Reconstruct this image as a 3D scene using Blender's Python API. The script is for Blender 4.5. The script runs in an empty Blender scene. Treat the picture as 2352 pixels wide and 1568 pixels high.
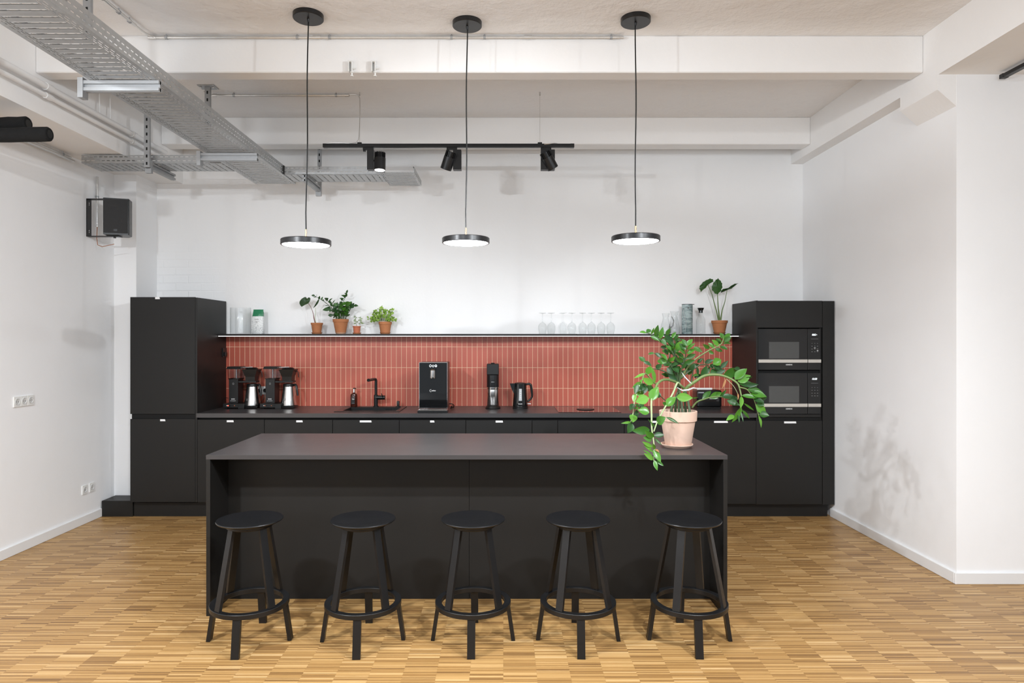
import bpy, bmesh, math, random
from mathutils import Vector, Matrix
random.seed(7)
R = math.radians
C = bpy.context.scene.collection

# ---------------------------------------------------------------- camera
F, CX, CY, H = 1520.0, 1156.0, 779.0, 1.60       # focal length in pixels, principal point, eye height
cam = bpy.data.cameras.new('camera')
cam.sensor_width = 36; cam.lens = 36 * F / 2352
cam.shift_x = (1176 - CX) / 2352; cam.shift_y = (CY - 784) / 2352
cam.clip_start = 0.05; cam.clip_end = 100
co = bpy.data.objects.new('camera', cam); C.objects.link(co)
co.location = (0, 0, H); co.rotation_euler = (R(90), 0, 0)
bpy.context.scene.camera = co

# ---------------------------------------------------------------- world, exposure, room lights and added fill
sc = bpy.context.scene
sc.view_settings.view_transform = 'Standard'; sc.view_settings.look = 'None'
sc.view_settings.gamma = 1; sc.view_settings.use_curve_mapping = False
sc.view_settings.exposure = 0.36
w = bpy.data.worlds.new('world'); sc.world = w; w.use_nodes = True
bg = w.node_tree.nodes['Background']
bg.inputs[0].default_value = (0.86, 0.93, 1.0, 1); bg.inputs[1].default_value = 0.38

def spot(name, loc, target, watts, size=120, blend=0.6, radius=0.05, col=(0.92, 0.96, 1.0)):
    l = bpy.data.lights.new(name, 'SPOT'); l.energy = watts; l.spot_size = R(size); l.spot_blend = blend
    l.shadow_soft_size = radius; l.color = col
    o = bpy.data.objects.new(name, l); C.objects.link(o); o.location = loc
    o.rotation_euler = (Vector(target) - Vector(loc)).to_track_quat('-Z', 'Y').to_euler()
    return o
def area(name, loc, target, watts, sx, sy, col=(1, 1, 1)):
    l = bpy.data.lights.new(name, 'AREA'); l.energy = watts; l.shape = 'RECTANGLE'; l.size = sx; l.size_y = sy; l.color = col
    o = bpy.data.objects.new(name, l); C.objects.link(o); o.location = loc
    o.rotation_euler = (Vector(target) - Vector(loc)).to_track_quat('-Z', 'Y').to_euler()
    return o
# lamps hanging in the bay above the photographer; added fill lights follow
for x, t, e, cone in ((-2.75, (2.9, 5.0, 0.6), 180, 72), (-0.70, (-0.9, 4.5, 0.0), 115, 94), (0.97, (0.8, 4.5, 0.0), 115, 94), (2.6, (-3.5, 4.9, 0.9), 180, 72)):
    spot('front_track_spot', (x, 1.7, 3.2), t, e, cone, 0.6, 0.04)
for x in (-2.3, 0.0, 2.3):
    area('fill_up', (x, -0.5, 1.9), (x, 1.6, 3.66), 17, 1.8, 0.6, (0.88, 0.94, 1.0))  # added fill behind the camera that lifts the ceiling
for x, e in ((-2.4, 84), (1.6, 72)):
    area('fill_down', (x, 1.5, 2.9), (x, 2.4, 0.0), e, 0.12, 0.12, (0.90, 0.95, 1.0))  # added fill that brightens the floor
for s in (-1, 1):
    spot('fill_side', (2.95 * s, 2.7, 3.2), (-3.3 * s, 5.0, 1.0), 40, 85, 0.8, 0.05)  # added fill just out of view that brightens the side walls

# ---------------------------------------------------------------- materials
def newmat(name):
    m = bpy.data.materials.new(name); m.use_nodes = True
    nt = m.node_tree; b = nt.nodes['Principled BSDF']
    return m, nt, b
def mth(nt, op, a, b=None, c=None, clamp=False):
    n = nt.nodes.new('ShaderNodeMath'); n.operation = op; n.use_clamp = clamp
    for i, v in enumerate((a, b, c)):
        if v is None: continue
        if hasattr(v, 'links') or hasattr(v, 'is_output'): nt.links.new(v, n.inputs[i])
        else: n.inputs[i].default_value = v
    return n.outputs[0]
def mixc(nt, fac, a, b):
    n = nt.nodes.new('ShaderNodeMix'); n.data_type = 'RGBA'
    for s, v in ((n.inputs[0], fac), (n.inputs[6], a), (n.inputs[7], b)):
        if hasattr(v, 'is_output'): nt.links.new(v, s)
        elif isinstance(v, (int, float)): s.default_value = v
        else: s.default_value = (*v, 1)
    return n.outputs[2]
def ocoord(nt):
    t = nt.nodes.new('ShaderNodeTexCoord'); s = nt.nodes.new('ShaderNodeSeparateXYZ')
    nt.links.new(t.outputs['Object'], s.inputs[0]); return t.outputs['Object'], s.outputs[0], s.outputs[1], s.outputs[2]
def noise(nt, vec, scale, detail=3, rough=0.5, vscale=None):
    n = nt.nodes.new('ShaderNodeTexNoise'); n.inputs['Scale'].default_value = scale
    n.inputs['Detail'].default_value = detail; n.inputs['Roughness'].default_value = rough
    if vscale:
        mp = nt.nodes.new('ShaderNodeMapping'); mp.inputs['Scale'].default_value = vscale
        nt.links.new(vec, mp.inputs[0]); vec = mp.outputs[0]
    nt.links.new(vec, n.inputs['Vector']); return n.outputs['Fac']
def bump(nt, b, h, dist=0.002, strength=1.0):
    n = nt.nodes.new('ShaderNodeBump'); n.inputs['Distance'].default_value = dist; n.inputs['Strength'].default_value = strength
    nt.links.new(h, n.inputs['Height']); nt.links.new(n.outputs[0], b.inputs['Normal'])
def simple(name, col, rough=0.5, metal=0.0, spec=0.5, var=0.0, vs=6.0, emit=None, es=0.0, bmp=0.0, bs=200, coat=0.0):
    m, nt, b = newmat(name)
    b.inputs['Base Color'].default_value = (*col, 1); b.inputs['Roughness'].default_value = rough
    b.inputs['Metallic'].default_value = metal; b.inputs['Specular IOR Level'].default_value = spec
    b.inputs['Coat Weight'].default_value = coat
    v = None
    if var:
        v, *_ = ocoord(nt); f = noise(nt, v, vs, 4, 0.6)
        nt.links.new(mixc(nt, f, [c * (1 - var) for c in col], [min(1, c * (1 + var)) for c in col]), b.inputs['Base Color'])
        nt.links.new(mth(nt, 'MULTIPLY_ADD', f, 0.12, rough - 0.06), b.inputs['Roughness'])
    if bmp:
        if v is None: v, *_ = ocoord(nt)
        bump(nt, b, noise(nt, v, bs, 3), bmp)
    if emit:
        b.inputs['Emission Color'].default_value = (*emit, 1); b.inputs['Emission Strength'].default_value = es
    return m
M = {}
def plaster(name, col, lump=0.004, brick=False):
    m, nt, b = newmat(name); v, x, y, z = ocoord(nt)
    f = noise(nt, v, 1.3, 5, 0.6); g = noise(nt, v, 5, 4, 0.55, (1, 1.0, 1))
    nt.links.new(mixc(nt, f, [c * 0.965 for c in col], [min(1, c * 1.03) for c in col]), b.inputs['Base Color'])
    b.inputs['Roughness'].default_value = 0.75; b.inputs['Specular IOR Level'].default_value = 0.25
    h = mth(nt, 'ADD', g, mth(nt, 'MULTIPLY', noise(nt, v, 60, 3), 0.12))
    if brick:      # painted bricks showing through in the left corner
        cm = nt.nodes.new('ShaderNodeCombineXYZ'); nt.links.new(x, cm.inputs[0]); nt.links.new(z, cm.inputs[1])
        br = nt.nodes.new('ShaderNodeTexBrick'); nt.links.new(cm.outputs[0], br.inputs[0])
        br.inputs['Scale'].default_value = 1; br.inputs['Brick Width'].default_value = 0.25; br.inputs['Row Height'].default_value = 0.077
        br.inputs['Mortar Size'].default_value = 0.008; br.inputs['Mortar Smooth'].default_value = 0.8
        fade = mth(nt, 'MULTIPLY', mth(nt, 'MULTIPLY_ADD', x, -2.2, -6.0, True), mth(nt, 'MULTIPLY_ADD', z, -1.6, 4.2, True))
        h = mth(nt, 'SUBTRACT', h, mth(nt, 'MULTIPLY', mth(nt, 'MULTIPLY', br.outputs['Fac'], fade), 0.7))
    bump(nt, b, h, lump)
    return m
M['wall'] = plaster('white_wall_paint', (0.90, 0.90, 0.905), 0.003)
M['wallb'] = plaster('white_wall_paint_over_brick', (0.90, 0.90, 0.90), 0.004, True)
M['ceil'] = plaster('warm_white_ceiling_plaster', (0.90, 0.885, 0.875), 0.022)
M['beam'] = plaster('white_beam_paint', (0.90, 0.89, 0.88), 0.004)
M['trim'] = simple('white_trim', (0.80, 0.80, 0.80), 0.4, var=0.02)
M['lam'] = simple('black_laminate', (0.0105, 0.0098, 0.0090), 0.47, spec=0.34, var=0.10, vs=3, bmp=0.0002, bs=400)
M['lamtop'] = simple('black_worktop_laminate', (0.034, 0.031, 0.032), 0.34, spec=0.85, var=0.08, vs=3, bmp=0.0003, bs=500)
M['lamedge'] = simple('dark_recess', (0.008, 0.008, 0.008), 0.6, spec=0.2, var=0.1)
M['blk'] = simple('black_powder_coat', (0.0065, 0.0065, 0.007), 0.36, spec=0.42, var=0.12, vs=10)
M['blkmetal'] = simple('black_satin_metal', (0.010, 0.010, 0.011), 0.30, metal=0.1, spec=0.5, var=0.1, vs=12)
M['plastic'] = simple('black_plastic', (0.007, 0.007, 0.007), 0.33, spec=0.42, var=0.1, vs=20)
M['gloss'] = simple('black_glass', (0.006, 0.0065, 0.007), 0.04, spec=0.6, var=0.1)
M['gloss2'] = simple('dark_oven_glass', (0.014, 0.014, 0.014), 0.12, spec=0.4, var=0.1)
M['window'] = simple('grey_oven_window_mesh', (0.075, 0.076, 0.074), 0.25, spec=0.3, var=0.08, vs=30)
M['steel'] = simple('brushed_steel', (0.62, 0.61, 0.60), 0.22, metal=1, var=0.05, vs=30)
M['chrome'] = simple('chrome', (0.8, 0.8, 0.8), 0.1, metal=1, var=0.02)
M['strip'] = simple('champagne_steel_strip', (0.62, 0.59, 0.54), 0.45, metal=0.6, var=0.03)
M['galv'] = simple('galvanised_steel', (0.42, 0.43, 0.44), 0.52, metal=0.75, var=0.14, vs=14)
M['pipe'] = simple('zinc_conduit', (0.68, 0.67, 0.65), 0.3, metal=0.85, var=0.1, vs=20)
M['brass'] = simple('brass', (0.72, 0.50, 0.22), 0.3, metal=1, var=0.05)
M['white'] = simple('white_plastic', (0.82, 0.82, 0.80), 0.35, var=0.02)
M['sticker'] = simple('white_sticker', (0.86, 0.86, 0.86), 0.5, var=0.03, vs=60)
M['ink'] = simple('dark_print', (0.1, 0.1, 0.1), 0.6, var=0.1)
M['letter'] = simple('white_print', (0.80, 0.80, 0.80), 0.5, var=0.02)
M['dimletter'] = simple('grey_print', (0.18, 0.18, 0.18), 0.5, var=0.02)
M['display'] = simple('lit_display', (0.9, 0.95, 1), 0.5, emit=(0.9, 0.97, 1), es=1.6)
M['red'] = simple('lit_red_switch', (0.8, 0.1, 0.08), 0.4, emit=(1, 0.1, 0.06), es=2.0)
M['amber'] = simple('amber_switch', (0.35, 0.09, 0.03), 0.4, var=0.05)
M['lamp'] = simple('opal_lamp_diffuser', (0.95, 0.95, 0.95), 0.4, emit=(0.95, 0.975, 1.0), es=13)
M['spotlens'] = simple('lit_spot_lens', (0.95, 0.95, 0.95), 0.4, emit=(1, 0.98, 0.95), es=6)
M['led'] = simple('led_strip', (0.95, 0.95, 0.95), 0.4, emit=(1, 0.98, 0.97), es=1.6)
M['foam'] = simple('black_foam', (0.012, 0.012, 0.012), 0.85, spec=0.2, var=0.3, vs=40, bmp=0.004, bs=30)
M['terra'] = simple('terracotta', (0.42, 0.17, 0.075), 0.8, spec=0.2, var=0.18, vs=18, bmp=0.001, bs=120)
M['terrared'] = simple('red_terracotta', (0.50, 0.16, 0.085), 0.75, spec=0.2, var=0.1, vs=18)
M['terrapale'] = simple('pale_terracotta', (0.62, 0.42, 0.30), 0.8, spec=0.2, var=0.1, vs=10)
M['potpink'] = simple('pale_pink_clay', (0.68, 0.475, 0.375), 0.75, spec=0.2, var=0.07, vs=9, bmp=0.0006, bs=150)
M['soil'] = simple('potting_soil', (0.035, 0.022, 0.014), 0.95, spec=0.1, var=0.5, vs=80, bmp=0.01, bs=60)
M['soap'] = simple('brown_bottle', (0.045, 0.010, 0.006), 0.12, spec=0.6, var=0.1)
M['greenfoil'] = simple('green_foil', (0.02, 0.20, 0.09), 0.3, spec=0.5, var=0.2, vs=60, bmp=0.004, bs=40)
M['dry'] = simple('dried_leaf', (0.30, 0.15, 0.06), 0.8, var=0.3, vs=60)
M['tie'] = simple('clear_plastic_tie', (0.50, 0.49, 0.50), 0.3, var=0.1)
M['sock'] = simple('white_socket_recess', (0.62, 0.62, 0.61), 0.45, var=0.02)
M['grille'] = simple('black_speaker_grille', (0.016, 0.016, 0.017), 0.5, var=0.3, vs=400, bmp=0.002, bs=700)

def glass(name, tint=(1, 1, 1), ior=1.3, rough=0.0, edge=0.25):
    m, nt, b = newmat(name); nt.nodes.remove(b)     # thin glass: transparent with fresnel reflections
    tr = nt.nodes.new('ShaderNodeBsdfTransparent'); gl = nt.nodes.new('ShaderNodeBsdfGlossy')
    tr.inputs[0].default_value = (*tint, 1); gl.inputs['Roughness'].default_value = 0.03 + rough
    lw = nt.nodes.new('ShaderNodeLayerWeight'); lw.inputs[0].default_value = edge
    v, *_ = ocoord(nt)
    f = mth(nt, 'MULTIPLY', lw.outputs['Facing'], mth(nt, 'MULTIPLY_ADD', noise(nt, v, 30), 0.15, 0.62))
    f = mth(nt, 'ADD', mth(nt, 'POWER', f, 3.2), 0.03, None, True)
    nt.links.new(mixc(nt, mth(nt, 'POWER', lw.outputs['Facing'], 2.5), tint, tuple(t_ * 0.62 for t_ in tint)), tr.inputs[0])
    mx = nt.nodes.new('ShaderNodeMixShader'); nt.links.new(f, mx.inputs[0]); nt.links.new(tr.outputs[0], mx.inputs[1]); nt.links.new(gl.outputs[0], mx.inputs[2])
    nt.links.new(mx.outputs[0], nt.nodes['Material Output'].inputs[0]); return m
M['glass'] = glass('clear_glass', (0.985, 0.99, 0.99))
M['tank'] = glass('clear_water_tank_plastic', (0.86, 0.86, 0.88))
M['smoke'] = glass('smoked_glass', (0.35, 0.33, 0.30))

def leafmat(name, a, b2, trans=0.35, rough=0.3):
    m, nt, b = newmat(name); g = nt.nodes.new('ShaderNodeNewGeometry'); v, *_ = ocoord(nt)
    f = mth(nt, 'ADD', mth(nt, 'MULTIPLY', g.outputs['Random Per Island'], 0.75), mth(nt, 'MULTIPLY', noise(nt, v, 25), 0.3), None, True)
    c = mixc(nt, f, a, b2); nt.links.new(c, b.inputs['Base Color'])
    b.inputs['Roughness'].default_value = rough; b.inputs['Specular IOR Level'].default_value = 0.4
    t = nt.nodes.new('ShaderNodeBsdfTranslucent'); nt.links.new(mixc(nt, 0.5, c, (0.25, 0.5, 0.04)), t.inputs[0])
    mx = nt.nodes.new('ShaderNodeMixShader'); mx.inputs[0].default_value = trans
    nt.links.new(b.outputs[0], mx.inputs[1]); nt.links.new(t.outputs[0], mx.inputs[2]); nt.links.new(mx.outputs[0], nt.nodes['Material Output'].inputs[0])
    return m
M['leaf'] = leafmat('glossy_green_leaf', (0.012, 0.058, 0.012), (0.060, 0.20, 0.022), 0.22, 0.32)
M['leaf_lit_young'] = leafmat('bright_green_leaf', (0.055, 0.20, 0.022), (0.15, 0.37, 0.055), 0.3, 0.25)  # brighter green also stands in for light on backlit leaves, beside pale new ones
M['leafdark'] = leafmat('dark_green_leaf', (0.010, 0.042, 0.013), (0.028, 0.095, 0.022), 0.12, 0.36)
M['leafheart'] = leafmat('dark_heart_leaf', (0.016, 0.04, 0.018), (0.02, 0.05, 0.022), 0.1, 0.45)
M['leaflime'] = leafmat('lime_green_leaf', (0.17, 0.34, 0.04), (0.42, 0.60, 0.12), 0.3, 0.5)
M['leafsage'] = leafmat('pale_sage_leaf', (0.22, 0.34, 0.14), (0.45, 0.55, 0.32), 0.3, 0.5)
M['stem'] = simple('green_stem', (0.13, 0.19, 0.06), 0.5, var=0.35, vs=14)
M['stemdark'] = simple('dark_green_stem', (0.045, 0.075, 0.03), 0.5, var=0.3, vs=14)
M['stempale'] = simple('pale_green_stem', (0.34, 0.42, 0.22), 0.5, var=0.15, vs=14)
M['stemred'] = simple('dark_red_stem', (0.16, 0.035, 0.03), 0.5, var=0.15, vs=14)

def tilemat():
    m, nt, b = newmat('coral_stack_tiles'); v, x, y, z = ocoord(nt)
    u = mth(nt, 'DIVIDE', x, 0.0499); t = mth(nt, 'DIVIDE', mth(nt, 'SUBTRACT', z, 1.525), 0.2045)
    fu, ft = mth(nt, 'FRACT', u), mth(nt, 'FRACT', t)
    du = mth(nt, 'MULTIPLY', mth(nt, 'MINIMUM', fu, mth(nt, 'SUBTRACT', 1, fu)), 0.0499)
    dt = mth(nt, 'MULTIPLY', mth(nt, 'MINIMUM', ft, mth(nt, 'SUBTRACT', 1, ft)), 0.2045)
    d = mth(nt, 'MINIMUM', du, dt)
    mask = mth(nt, 'MULTIPLY_ADD', d, 1 / 0.0008, -0.0013 / 0.0008, True)      # 1 on the tile
    cm = nt.nodes.new('ShaderNodeCombineXYZ'); nt.links.new(mth(nt, 'FLOOR', u), cm.inputs[0]); nt.links.new(mth(nt, 'FLOOR', t), cm.inputs[1])
    wn = nt.nodes.new('ShaderNodeTexWhiteNoise'); nt.links.new(cm.outputs[0], wn.inputs['Vector'])
    c = mixc(nt, wn.outputs['Value'], (0.40, 0.083, 0.050), (0.465, 0.104, 0.066))
    nt.links.new(mixc(nt, mask, (0.78, 0.56, 0.38), c), b.inputs['Base Color'])
    nt.links.new(mth(nt, 'MULTIPLY_ADD', mask, -0.45, 0.8), b.inputs['Roughness'])
    bump(nt, b, mask, 0.0012, 0.6); return m
M['tile'] = tilemat()

def floormat():
    m, nt, b = newmat('oak_mosaic_parquet'); v, x, y, z = ocoord(nt)
    CW, SW = 0.16, 0.0085
    col = mth(nt, 'FLOOR', mth(nt, 'DIVIDE', x, CW))
    def wn(a, bb, cc=0.0):
        cm = nt.nodes.new('ShaderNodeCombineXYZ')
        for i, q in enumerate((a, bb, cc)):
            if hasattr(q, 'is_output'): nt.links.new(q, cm.inputs[i])
            else: cm.inputs[i].default_value = q
        n = nt.nodes.new('ShaderNodeTexWhiteNoise'); nt.links.new(cm.outputs[0], n.inputs['Vector']); return n.outputs['Value']
    off = mth(nt, 'MULTIPLY', wn(col, 3.0), 0.5)
    yy = mth(nt, 'ADD', y, off)
    s1 = mth(nt, 'FLOOR', mth(nt, 'DIVIDE', yy, SW)); s2 = mth(nt, 'FLOOR', mth(nt, 'DIVIDE', yy, SW * 2.5))
    blk = mth(nt, 'FLOOR', mth(nt, 'DIVIDE', yy, 0.16))
    r1 = wn(col, s1, 1.0); r2 = wn(col, s2, 2.0); r3 = wn(col, blk, 5.0)
    grain = noise(nt, v, 12, 4, 0.6, (1, 14, 1))
    val = mth(nt, 'ADD', mth(nt, 'ADD', mth(nt, 'MULTIPLY', r1, 0.50), mth(nt, 'MULTIPLY', r2, 0.22)), mth(nt, 'ADD', mth(nt, 'MULTIPLY', r3, 0.08), mth(nt, 'MULTIPLY', grain, 0.17)))
    rp = nt.nodes.new('ShaderNodeValToRGB'); nt.links.new(val, rp.inputs[0]); e = rp.color_ramp.elements
    e[0].position = 0.16; e[0].color = (0.19, 0.098, 0.034, 1); e[1].position = 0.86; e[1].color = (0.62, 0.42, 0.21, 1)
    for p, c in ((0.38, (0.315, 0.172, 0.058, 1)), (0.52, (0.40, 0.230, 0.082, 1)), (0.68, (0.48, 0.29, 0.112, 1))):
        q = e.new(p); q.color = c
    fx = mth(nt, 'FRACT', mth(nt, 'DIVIDE', x, CW)); dx = mth(nt, 'MULTIPLY', mth(nt, 'MINIMUM', fx, mth(nt, 'SUBTRACT', 1, fx)), CW)
    seam = mth(nt, 'MULTIPLY_ADD', dx, 1 / 0.0008, 0.35, True)
    fy = mth(nt, 'FRACT', mth(nt, 'DIVIDE', yy, SW)); dy = mth(nt, 'MULTIPLY', mth(nt, 'MINIMUM', fy, mth(nt, 'SUBTRACT', 1, fy)), SW)
    seam = mth(nt, 'MULTIPLY', seam, mth(nt, 'MULTIPLY_ADD', dy, 1 / 0.0012, 0.72, True))
    nt.links.new(mixc(nt, seam, (0.22, 0.12, 0.045), rp.outputs[0]), b.inputs['Base Color'])
    nt.links.new(mth(nt, 'MULTIPLY_ADD', grain, 0.15, 0.32), b.inputs['Roughness'])
    b.inputs['Specular IOR Level'].default_value = 0.4
    bump(nt, b, r1, 0.0003, 0.5); return m
M['floor'] = floormat()

def traymat(name, side=False):
    m, nt, b = newmat(name); v, x, y, z = ocoord(nt)
    f = noise(nt, v, 14, 4, 0.6)
    nt.links.new(mixc(nt, f, (0.36, 0.37, 0.375), (0.54, 0.55, 0.555)), b.inputs['Base Color'])
    b.inputs['Metallic'].default_value = 0.75; b.inputs['Roughness'].default_value = 0.4
    def band(c, period, lo, hi, shift=0.0):        # 1 where fract(c/period+shift) lies in lo..hi
        fr = mth(nt, 'FRACT', mth(nt, 'ADD', mth(nt, 'DIVIDE', c, period), shift))
        return mth(nt, 'MULTIPLY', mth(nt, 'GREATER_THAN', fr, lo), mth(nt, 'LESS_THAN', fr, hi))
    def win(c, lo, hi): return mth(nt, 'MULTIPLY', mth(nt, 'GREATER_THAN', c, lo), mth(nt, 'LESS_THAN', c, hi))
    if side:
        h = mth(nt, 'MULTIPLY', band(y, 0.042, 0.0, 0.62), win(z, 0.018, 0.025))
        h = mth(nt, 'ADD', h, mth(nt, 'MULTIPLY', band(y, 0.042, 0.0, 0.62, 0.5), win(z, 0.050, 0.057)))
    else:
        ax = mth(nt, 'ABSOLUTE', x)
        h = mth(nt, 'MULTIPLY', mth(nt, 'MULTIPLY', band(y, 0.055, 0.0, 0.16), band(x, 0.048, 0.1, 0.9)), mth(nt, 'LESS_THAN', ax, 0.115))
        e1 = mth(nt, 'MULTIPLY', band(mth(nt, 'ADD', y, mth(nt, 'MULTIPLY', x, 0.8)), 0.05, 0.0, 0.7), win(ax, 0.130, 0.136))
        e2 = mth(nt, 'MULTIPLY', band(mth(nt, 'ADD', y, mth(nt, 'MULTIPLY', x, 0.8)), 0.05, 0.0, 0.7, 0.4), win(ax, 0.142, 0.148))
        e3 = mth(nt, 'MULTIPLY', band(y, 0.05, 0.1, 0.8, 0.2), win(ax, 0.158, 0.164))
        h = mth(nt, 'ADD', h, mth(nt, 'ADD', e1, mth(nt, 'ADD', e2, e3)))
        vo = nt.nodes.new('ShaderNodeTexVoronoi'); vo.inputs['Scale'].default_value = 9; nt.links.new(v, vo.inputs['Vector'])
        h = mth(nt, 'ADD', h, mth(nt, 'LESS_THAN', vo.outputs['Distance'], 0.07), None, True)
        fr = mth(nt, 'FRACT', mth(nt, 'DIVIDE', y, 0.055)); rib = mth(nt, 'ABSOLUTE', mth(nt, 'SUBTRACT', mth(nt, 'FRACT', mth(nt, 'ADD', fr, 0.44)), 0.5))
        bump(nt, b, mth(nt, 'MULTIPLY', mth(nt, 'MULTIPLY_ADD', rib, -8, 1.2, True), mth(nt, 'LESS_THAN', ax, 0.125)), 0.006)
    tr = nt.nodes.new('ShaderNodeBsdfTransparent'); mx = nt.nodes.new('ShaderNodeMixShader')
    nt.links.new(h, mx.inputs[0]); nt.links.new(b.outputs[0], mx.inputs[1]); nt.links.new(tr.outputs[0], mx.inputs[2])
    nt.links.new(mx.outputs[0], nt.nodes['Material Output'].inputs[0]); return m
M['trayfloor'] = traymat('perforated_tray_floor'); M['trayside'] = traymat('perforated_tray_side', True)

def jugmat():
    m, nt, b = newmat('marbled_grey_green_jug'); v, x, y, z = ocoord(nt)
    n = noise(nt, v, 9, 8, 0.7, (1, 1, 3.2)); rp = nt.nodes.new('ShaderNodeValToRGB'); nt.links.new(n, rp.inputs[0])
    e = rp.color_ramp.elements; e[0].position = 0.42; e[0].color = (0.15, 0.21, 0.215, 1); e[1].position = 0.56; e[1].color = (0.36, 0.44, 0.44, 1)
    nt.links.new(rp.outputs[0], b.inputs['Base Color']); b.inputs['Roughness'].default_value = 0.25; return m
M['jug'] = jugmat()
def bagmat():
    m, nt, b = newmat('speckled_white_coffee_bag'); v, x, y, z = ocoord(nt)
    n = noise(nt, v, 230, 2, 0.6); lo = mth(nt, 'MULTIPLY_ADD', z, -7, 1.0, True)
    f = mth(nt, 'GREATER_THAN', mth(nt, 'ADD', n, mth(nt, 'MULTIPLY', lo, 0.07)), 0.62)
    nt.links.new(mixc(nt, f, (0.78, 0.80, 0.80), (0.12, 0.14, 0.15)), b.inputs['Base Color']); b.inputs['Roughness'].default_value = 0.5; return m
M['bag'] = bagmat()

# ---------------------------------------------------------------- helpers
def P(px, py, Y): return Vector(((px - CX) * Y / F, Y, H - (py - CY) * Y / F))   # a point of the place at depth Y
def X(px, Y): return (px - CX) * Y / F
def Z(py, Y): return H - (py - CY) * Y / F

class MB:
    def __init__(s): s.bm = bmesh.new()
    def box(s, x0, x1, y0, y1, z0, z1, bev=0.0, seg=2):
        r = bmesh.ops.create_cube(s.bm, size=1, matrix=Matrix.Translation(((x0 + x1) / 2, (y0 + y1) / 2, (z0 + z1) / 2)) @ Matrix.Diagonal((abs(x1 - x0), abs(y1 - y0), abs(z1 - z0), 1)))
        if bev:
            es = list({e for v in r['verts'] for e in v.link_edges})
            bmesh.ops.bevel(s.bm, geom=es, offset=bev, segments=seg, profile=0.5, affect='EDGES')
        return s
    def prism(s, pts, axis, a, b):      # polygon pts in the plane normal to axis, from a to b
        def mk(u, v, t): return {'x': (t, u, v), 'y': (u, t, v), 'z': (u, v, t)}[axis]
        lo = [s.bm.verts.new(mk(u, v, a)) for u, v in pts]; hi = [s.bm.verts.new(mk(u, v, b)) for u, v in pts]
        n = len(pts); s.bm.faces.new(lo); s.bm.faces.new(hi[::-1])
        for i in range(n): s.bm.faces.new((lo[i], hi[i], hi[(i + 1) % n], lo[(i + 1) % n]))
        return s
    def lathe(s, prof, c=(0, 0, 0), n=32, mat=None):     # prof: (radius, height) from bottom to top
        c = Vector(c); rings = []
        for r, z in prof:
            if r < 1e-6: rings.append([s.bm.verts.new(self_tf((0, 0, z), c, mat))])
            else: rings.append([s.bm.verts.new(self_tf((r * math.cos(2 * math.pi * k / n), r * math.sin(2 * math.pi * k / n), z), c, mat)) for k in range(n)])
        for a, b in zip(rings, rings[1:]):
            if len(a) == 1 and len(b) == 1: continue
            for k in range(n):
                k2 = (k + 1) % n
                if len(a) == 1: s.bm.faces.new((a[0], b[k2], b[k]))
                elif len(b) == 1: s.bm.faces.new((a[k], a[k2], b[0]))
                else: s.bm.faces.new((a[k], a[k2], b[k2], b[k]))
        return s
    def tube(s, pts, r, n=10, caps=True):
        pts = [Vector(p) for p in pts]; rs = r if isinstance(r, (list, tuple)) else [r] * len(pts)
        up = None; rings = []
        for i, p in enumerate(pts):
            d = (pts[min(i + 1, len(pts) - 1)] - pts[max(i - 1, 0)]).normalized()
            if up is None: up = Vector((0, 0, 1)) if abs(d.z) < 0.9 else Vector((0, 1, 0))
            a = d.cross(up).normalized(); b2 = a.cross(d).normalized(); up = b2
            rings.append([s.bm.verts.new(p + rs[i] * (math.cos(2 * math.pi * k / n) * a + math.sin(2 * math.pi * k / n) * b2)) for k in range(n)])
        for A, B in zip(rings, rings[1:]):
            for k in range(n): s.bm.faces.new((A[k], A[(k + 1) % n], B[(k + 1) % n], B[k]))
        if caps: s.bm.faces.new(rings[0][::-1]); s.bm.faces.new(rings[-1])
        return s
    def bar(s, a, b, wx, wy, ref=(0, 1, 0)):     # rectangular bar from a to b; wx across, wy along ref
        a, b = Vector(a), Vector(b); d = (b - a).normalized(); r = Vector(ref); u = d.cross(r).normalized(); v = u.cross(d).normalized()
        q = [[s.bm.verts.new(p + i * u * wx / 2 + j * v * wy / 2) for i, j in ((-1, -1), (1, -1), (1, 1), (-1, 1))] for p in (a, b)]
        s.bm.faces.new(q[0][::-1]); s.bm.faces.new(q[1])
        for k in range(4): s.bm.faces.new((q[0][k], q[0][(k + 1) % 4], q[1][(k + 1) % 4], q[1][k]))
        return s
    def leaf(s, base, tip, width, nrm=(0, -1, 0), fold=0.25, droop=0.12, n=6, prof=None):
        base, tip = Vector(base), Vector(tip); d = tip - base; L = d.length; d.normalize()
        nr = Vector(nrm); nr = (nr - nr.dot(d) * d)
        if nr.length < 1e-4: nr = Vector((0, 0, 1)) - d.z * d
        nr.normalize(); sd = d.cross(nr).normalized()
        prof = prof or (lambda t: math.sin(math.pi * t ** 0.82) ** 0.95 * 1.04)
        rows = []
        for i in range(n + 1):
            t = i / n; wv = width / 2 * max(0.0, prof(t)) if 0 < i < n else 0
            c = base + d * L * t + nr * (droop * L * (4 * t * (1 - t) * 0.5))
            if wv == 0: rows.append([s.bm.verts.new(c)])
            else: rows.append([s.bm.verts.new(c - sd * wv + nr * fold * wv), s.bm.verts.new(c), s.bm.verts.new(c + sd * wv + nr * fold * wv)])
        for a, b in zip(rows, rows[1:]):
            if len(a) == 1: s.bm.faces.new((a[0], b[1], b[0])); s.bm.faces.new((a[0], b[2], b[1]))
            elif len(b) == 1: s.bm.faces.new((a[0], a[1], b[0])); s.bm.faces.new((a[1], a[2], b[0]))
            else: s.bm.faces.new((a[0], a[1], b[1], b[0])); s.bm.faces.new((a[1], a[2], b[2], b[1]))
        return s
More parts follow.
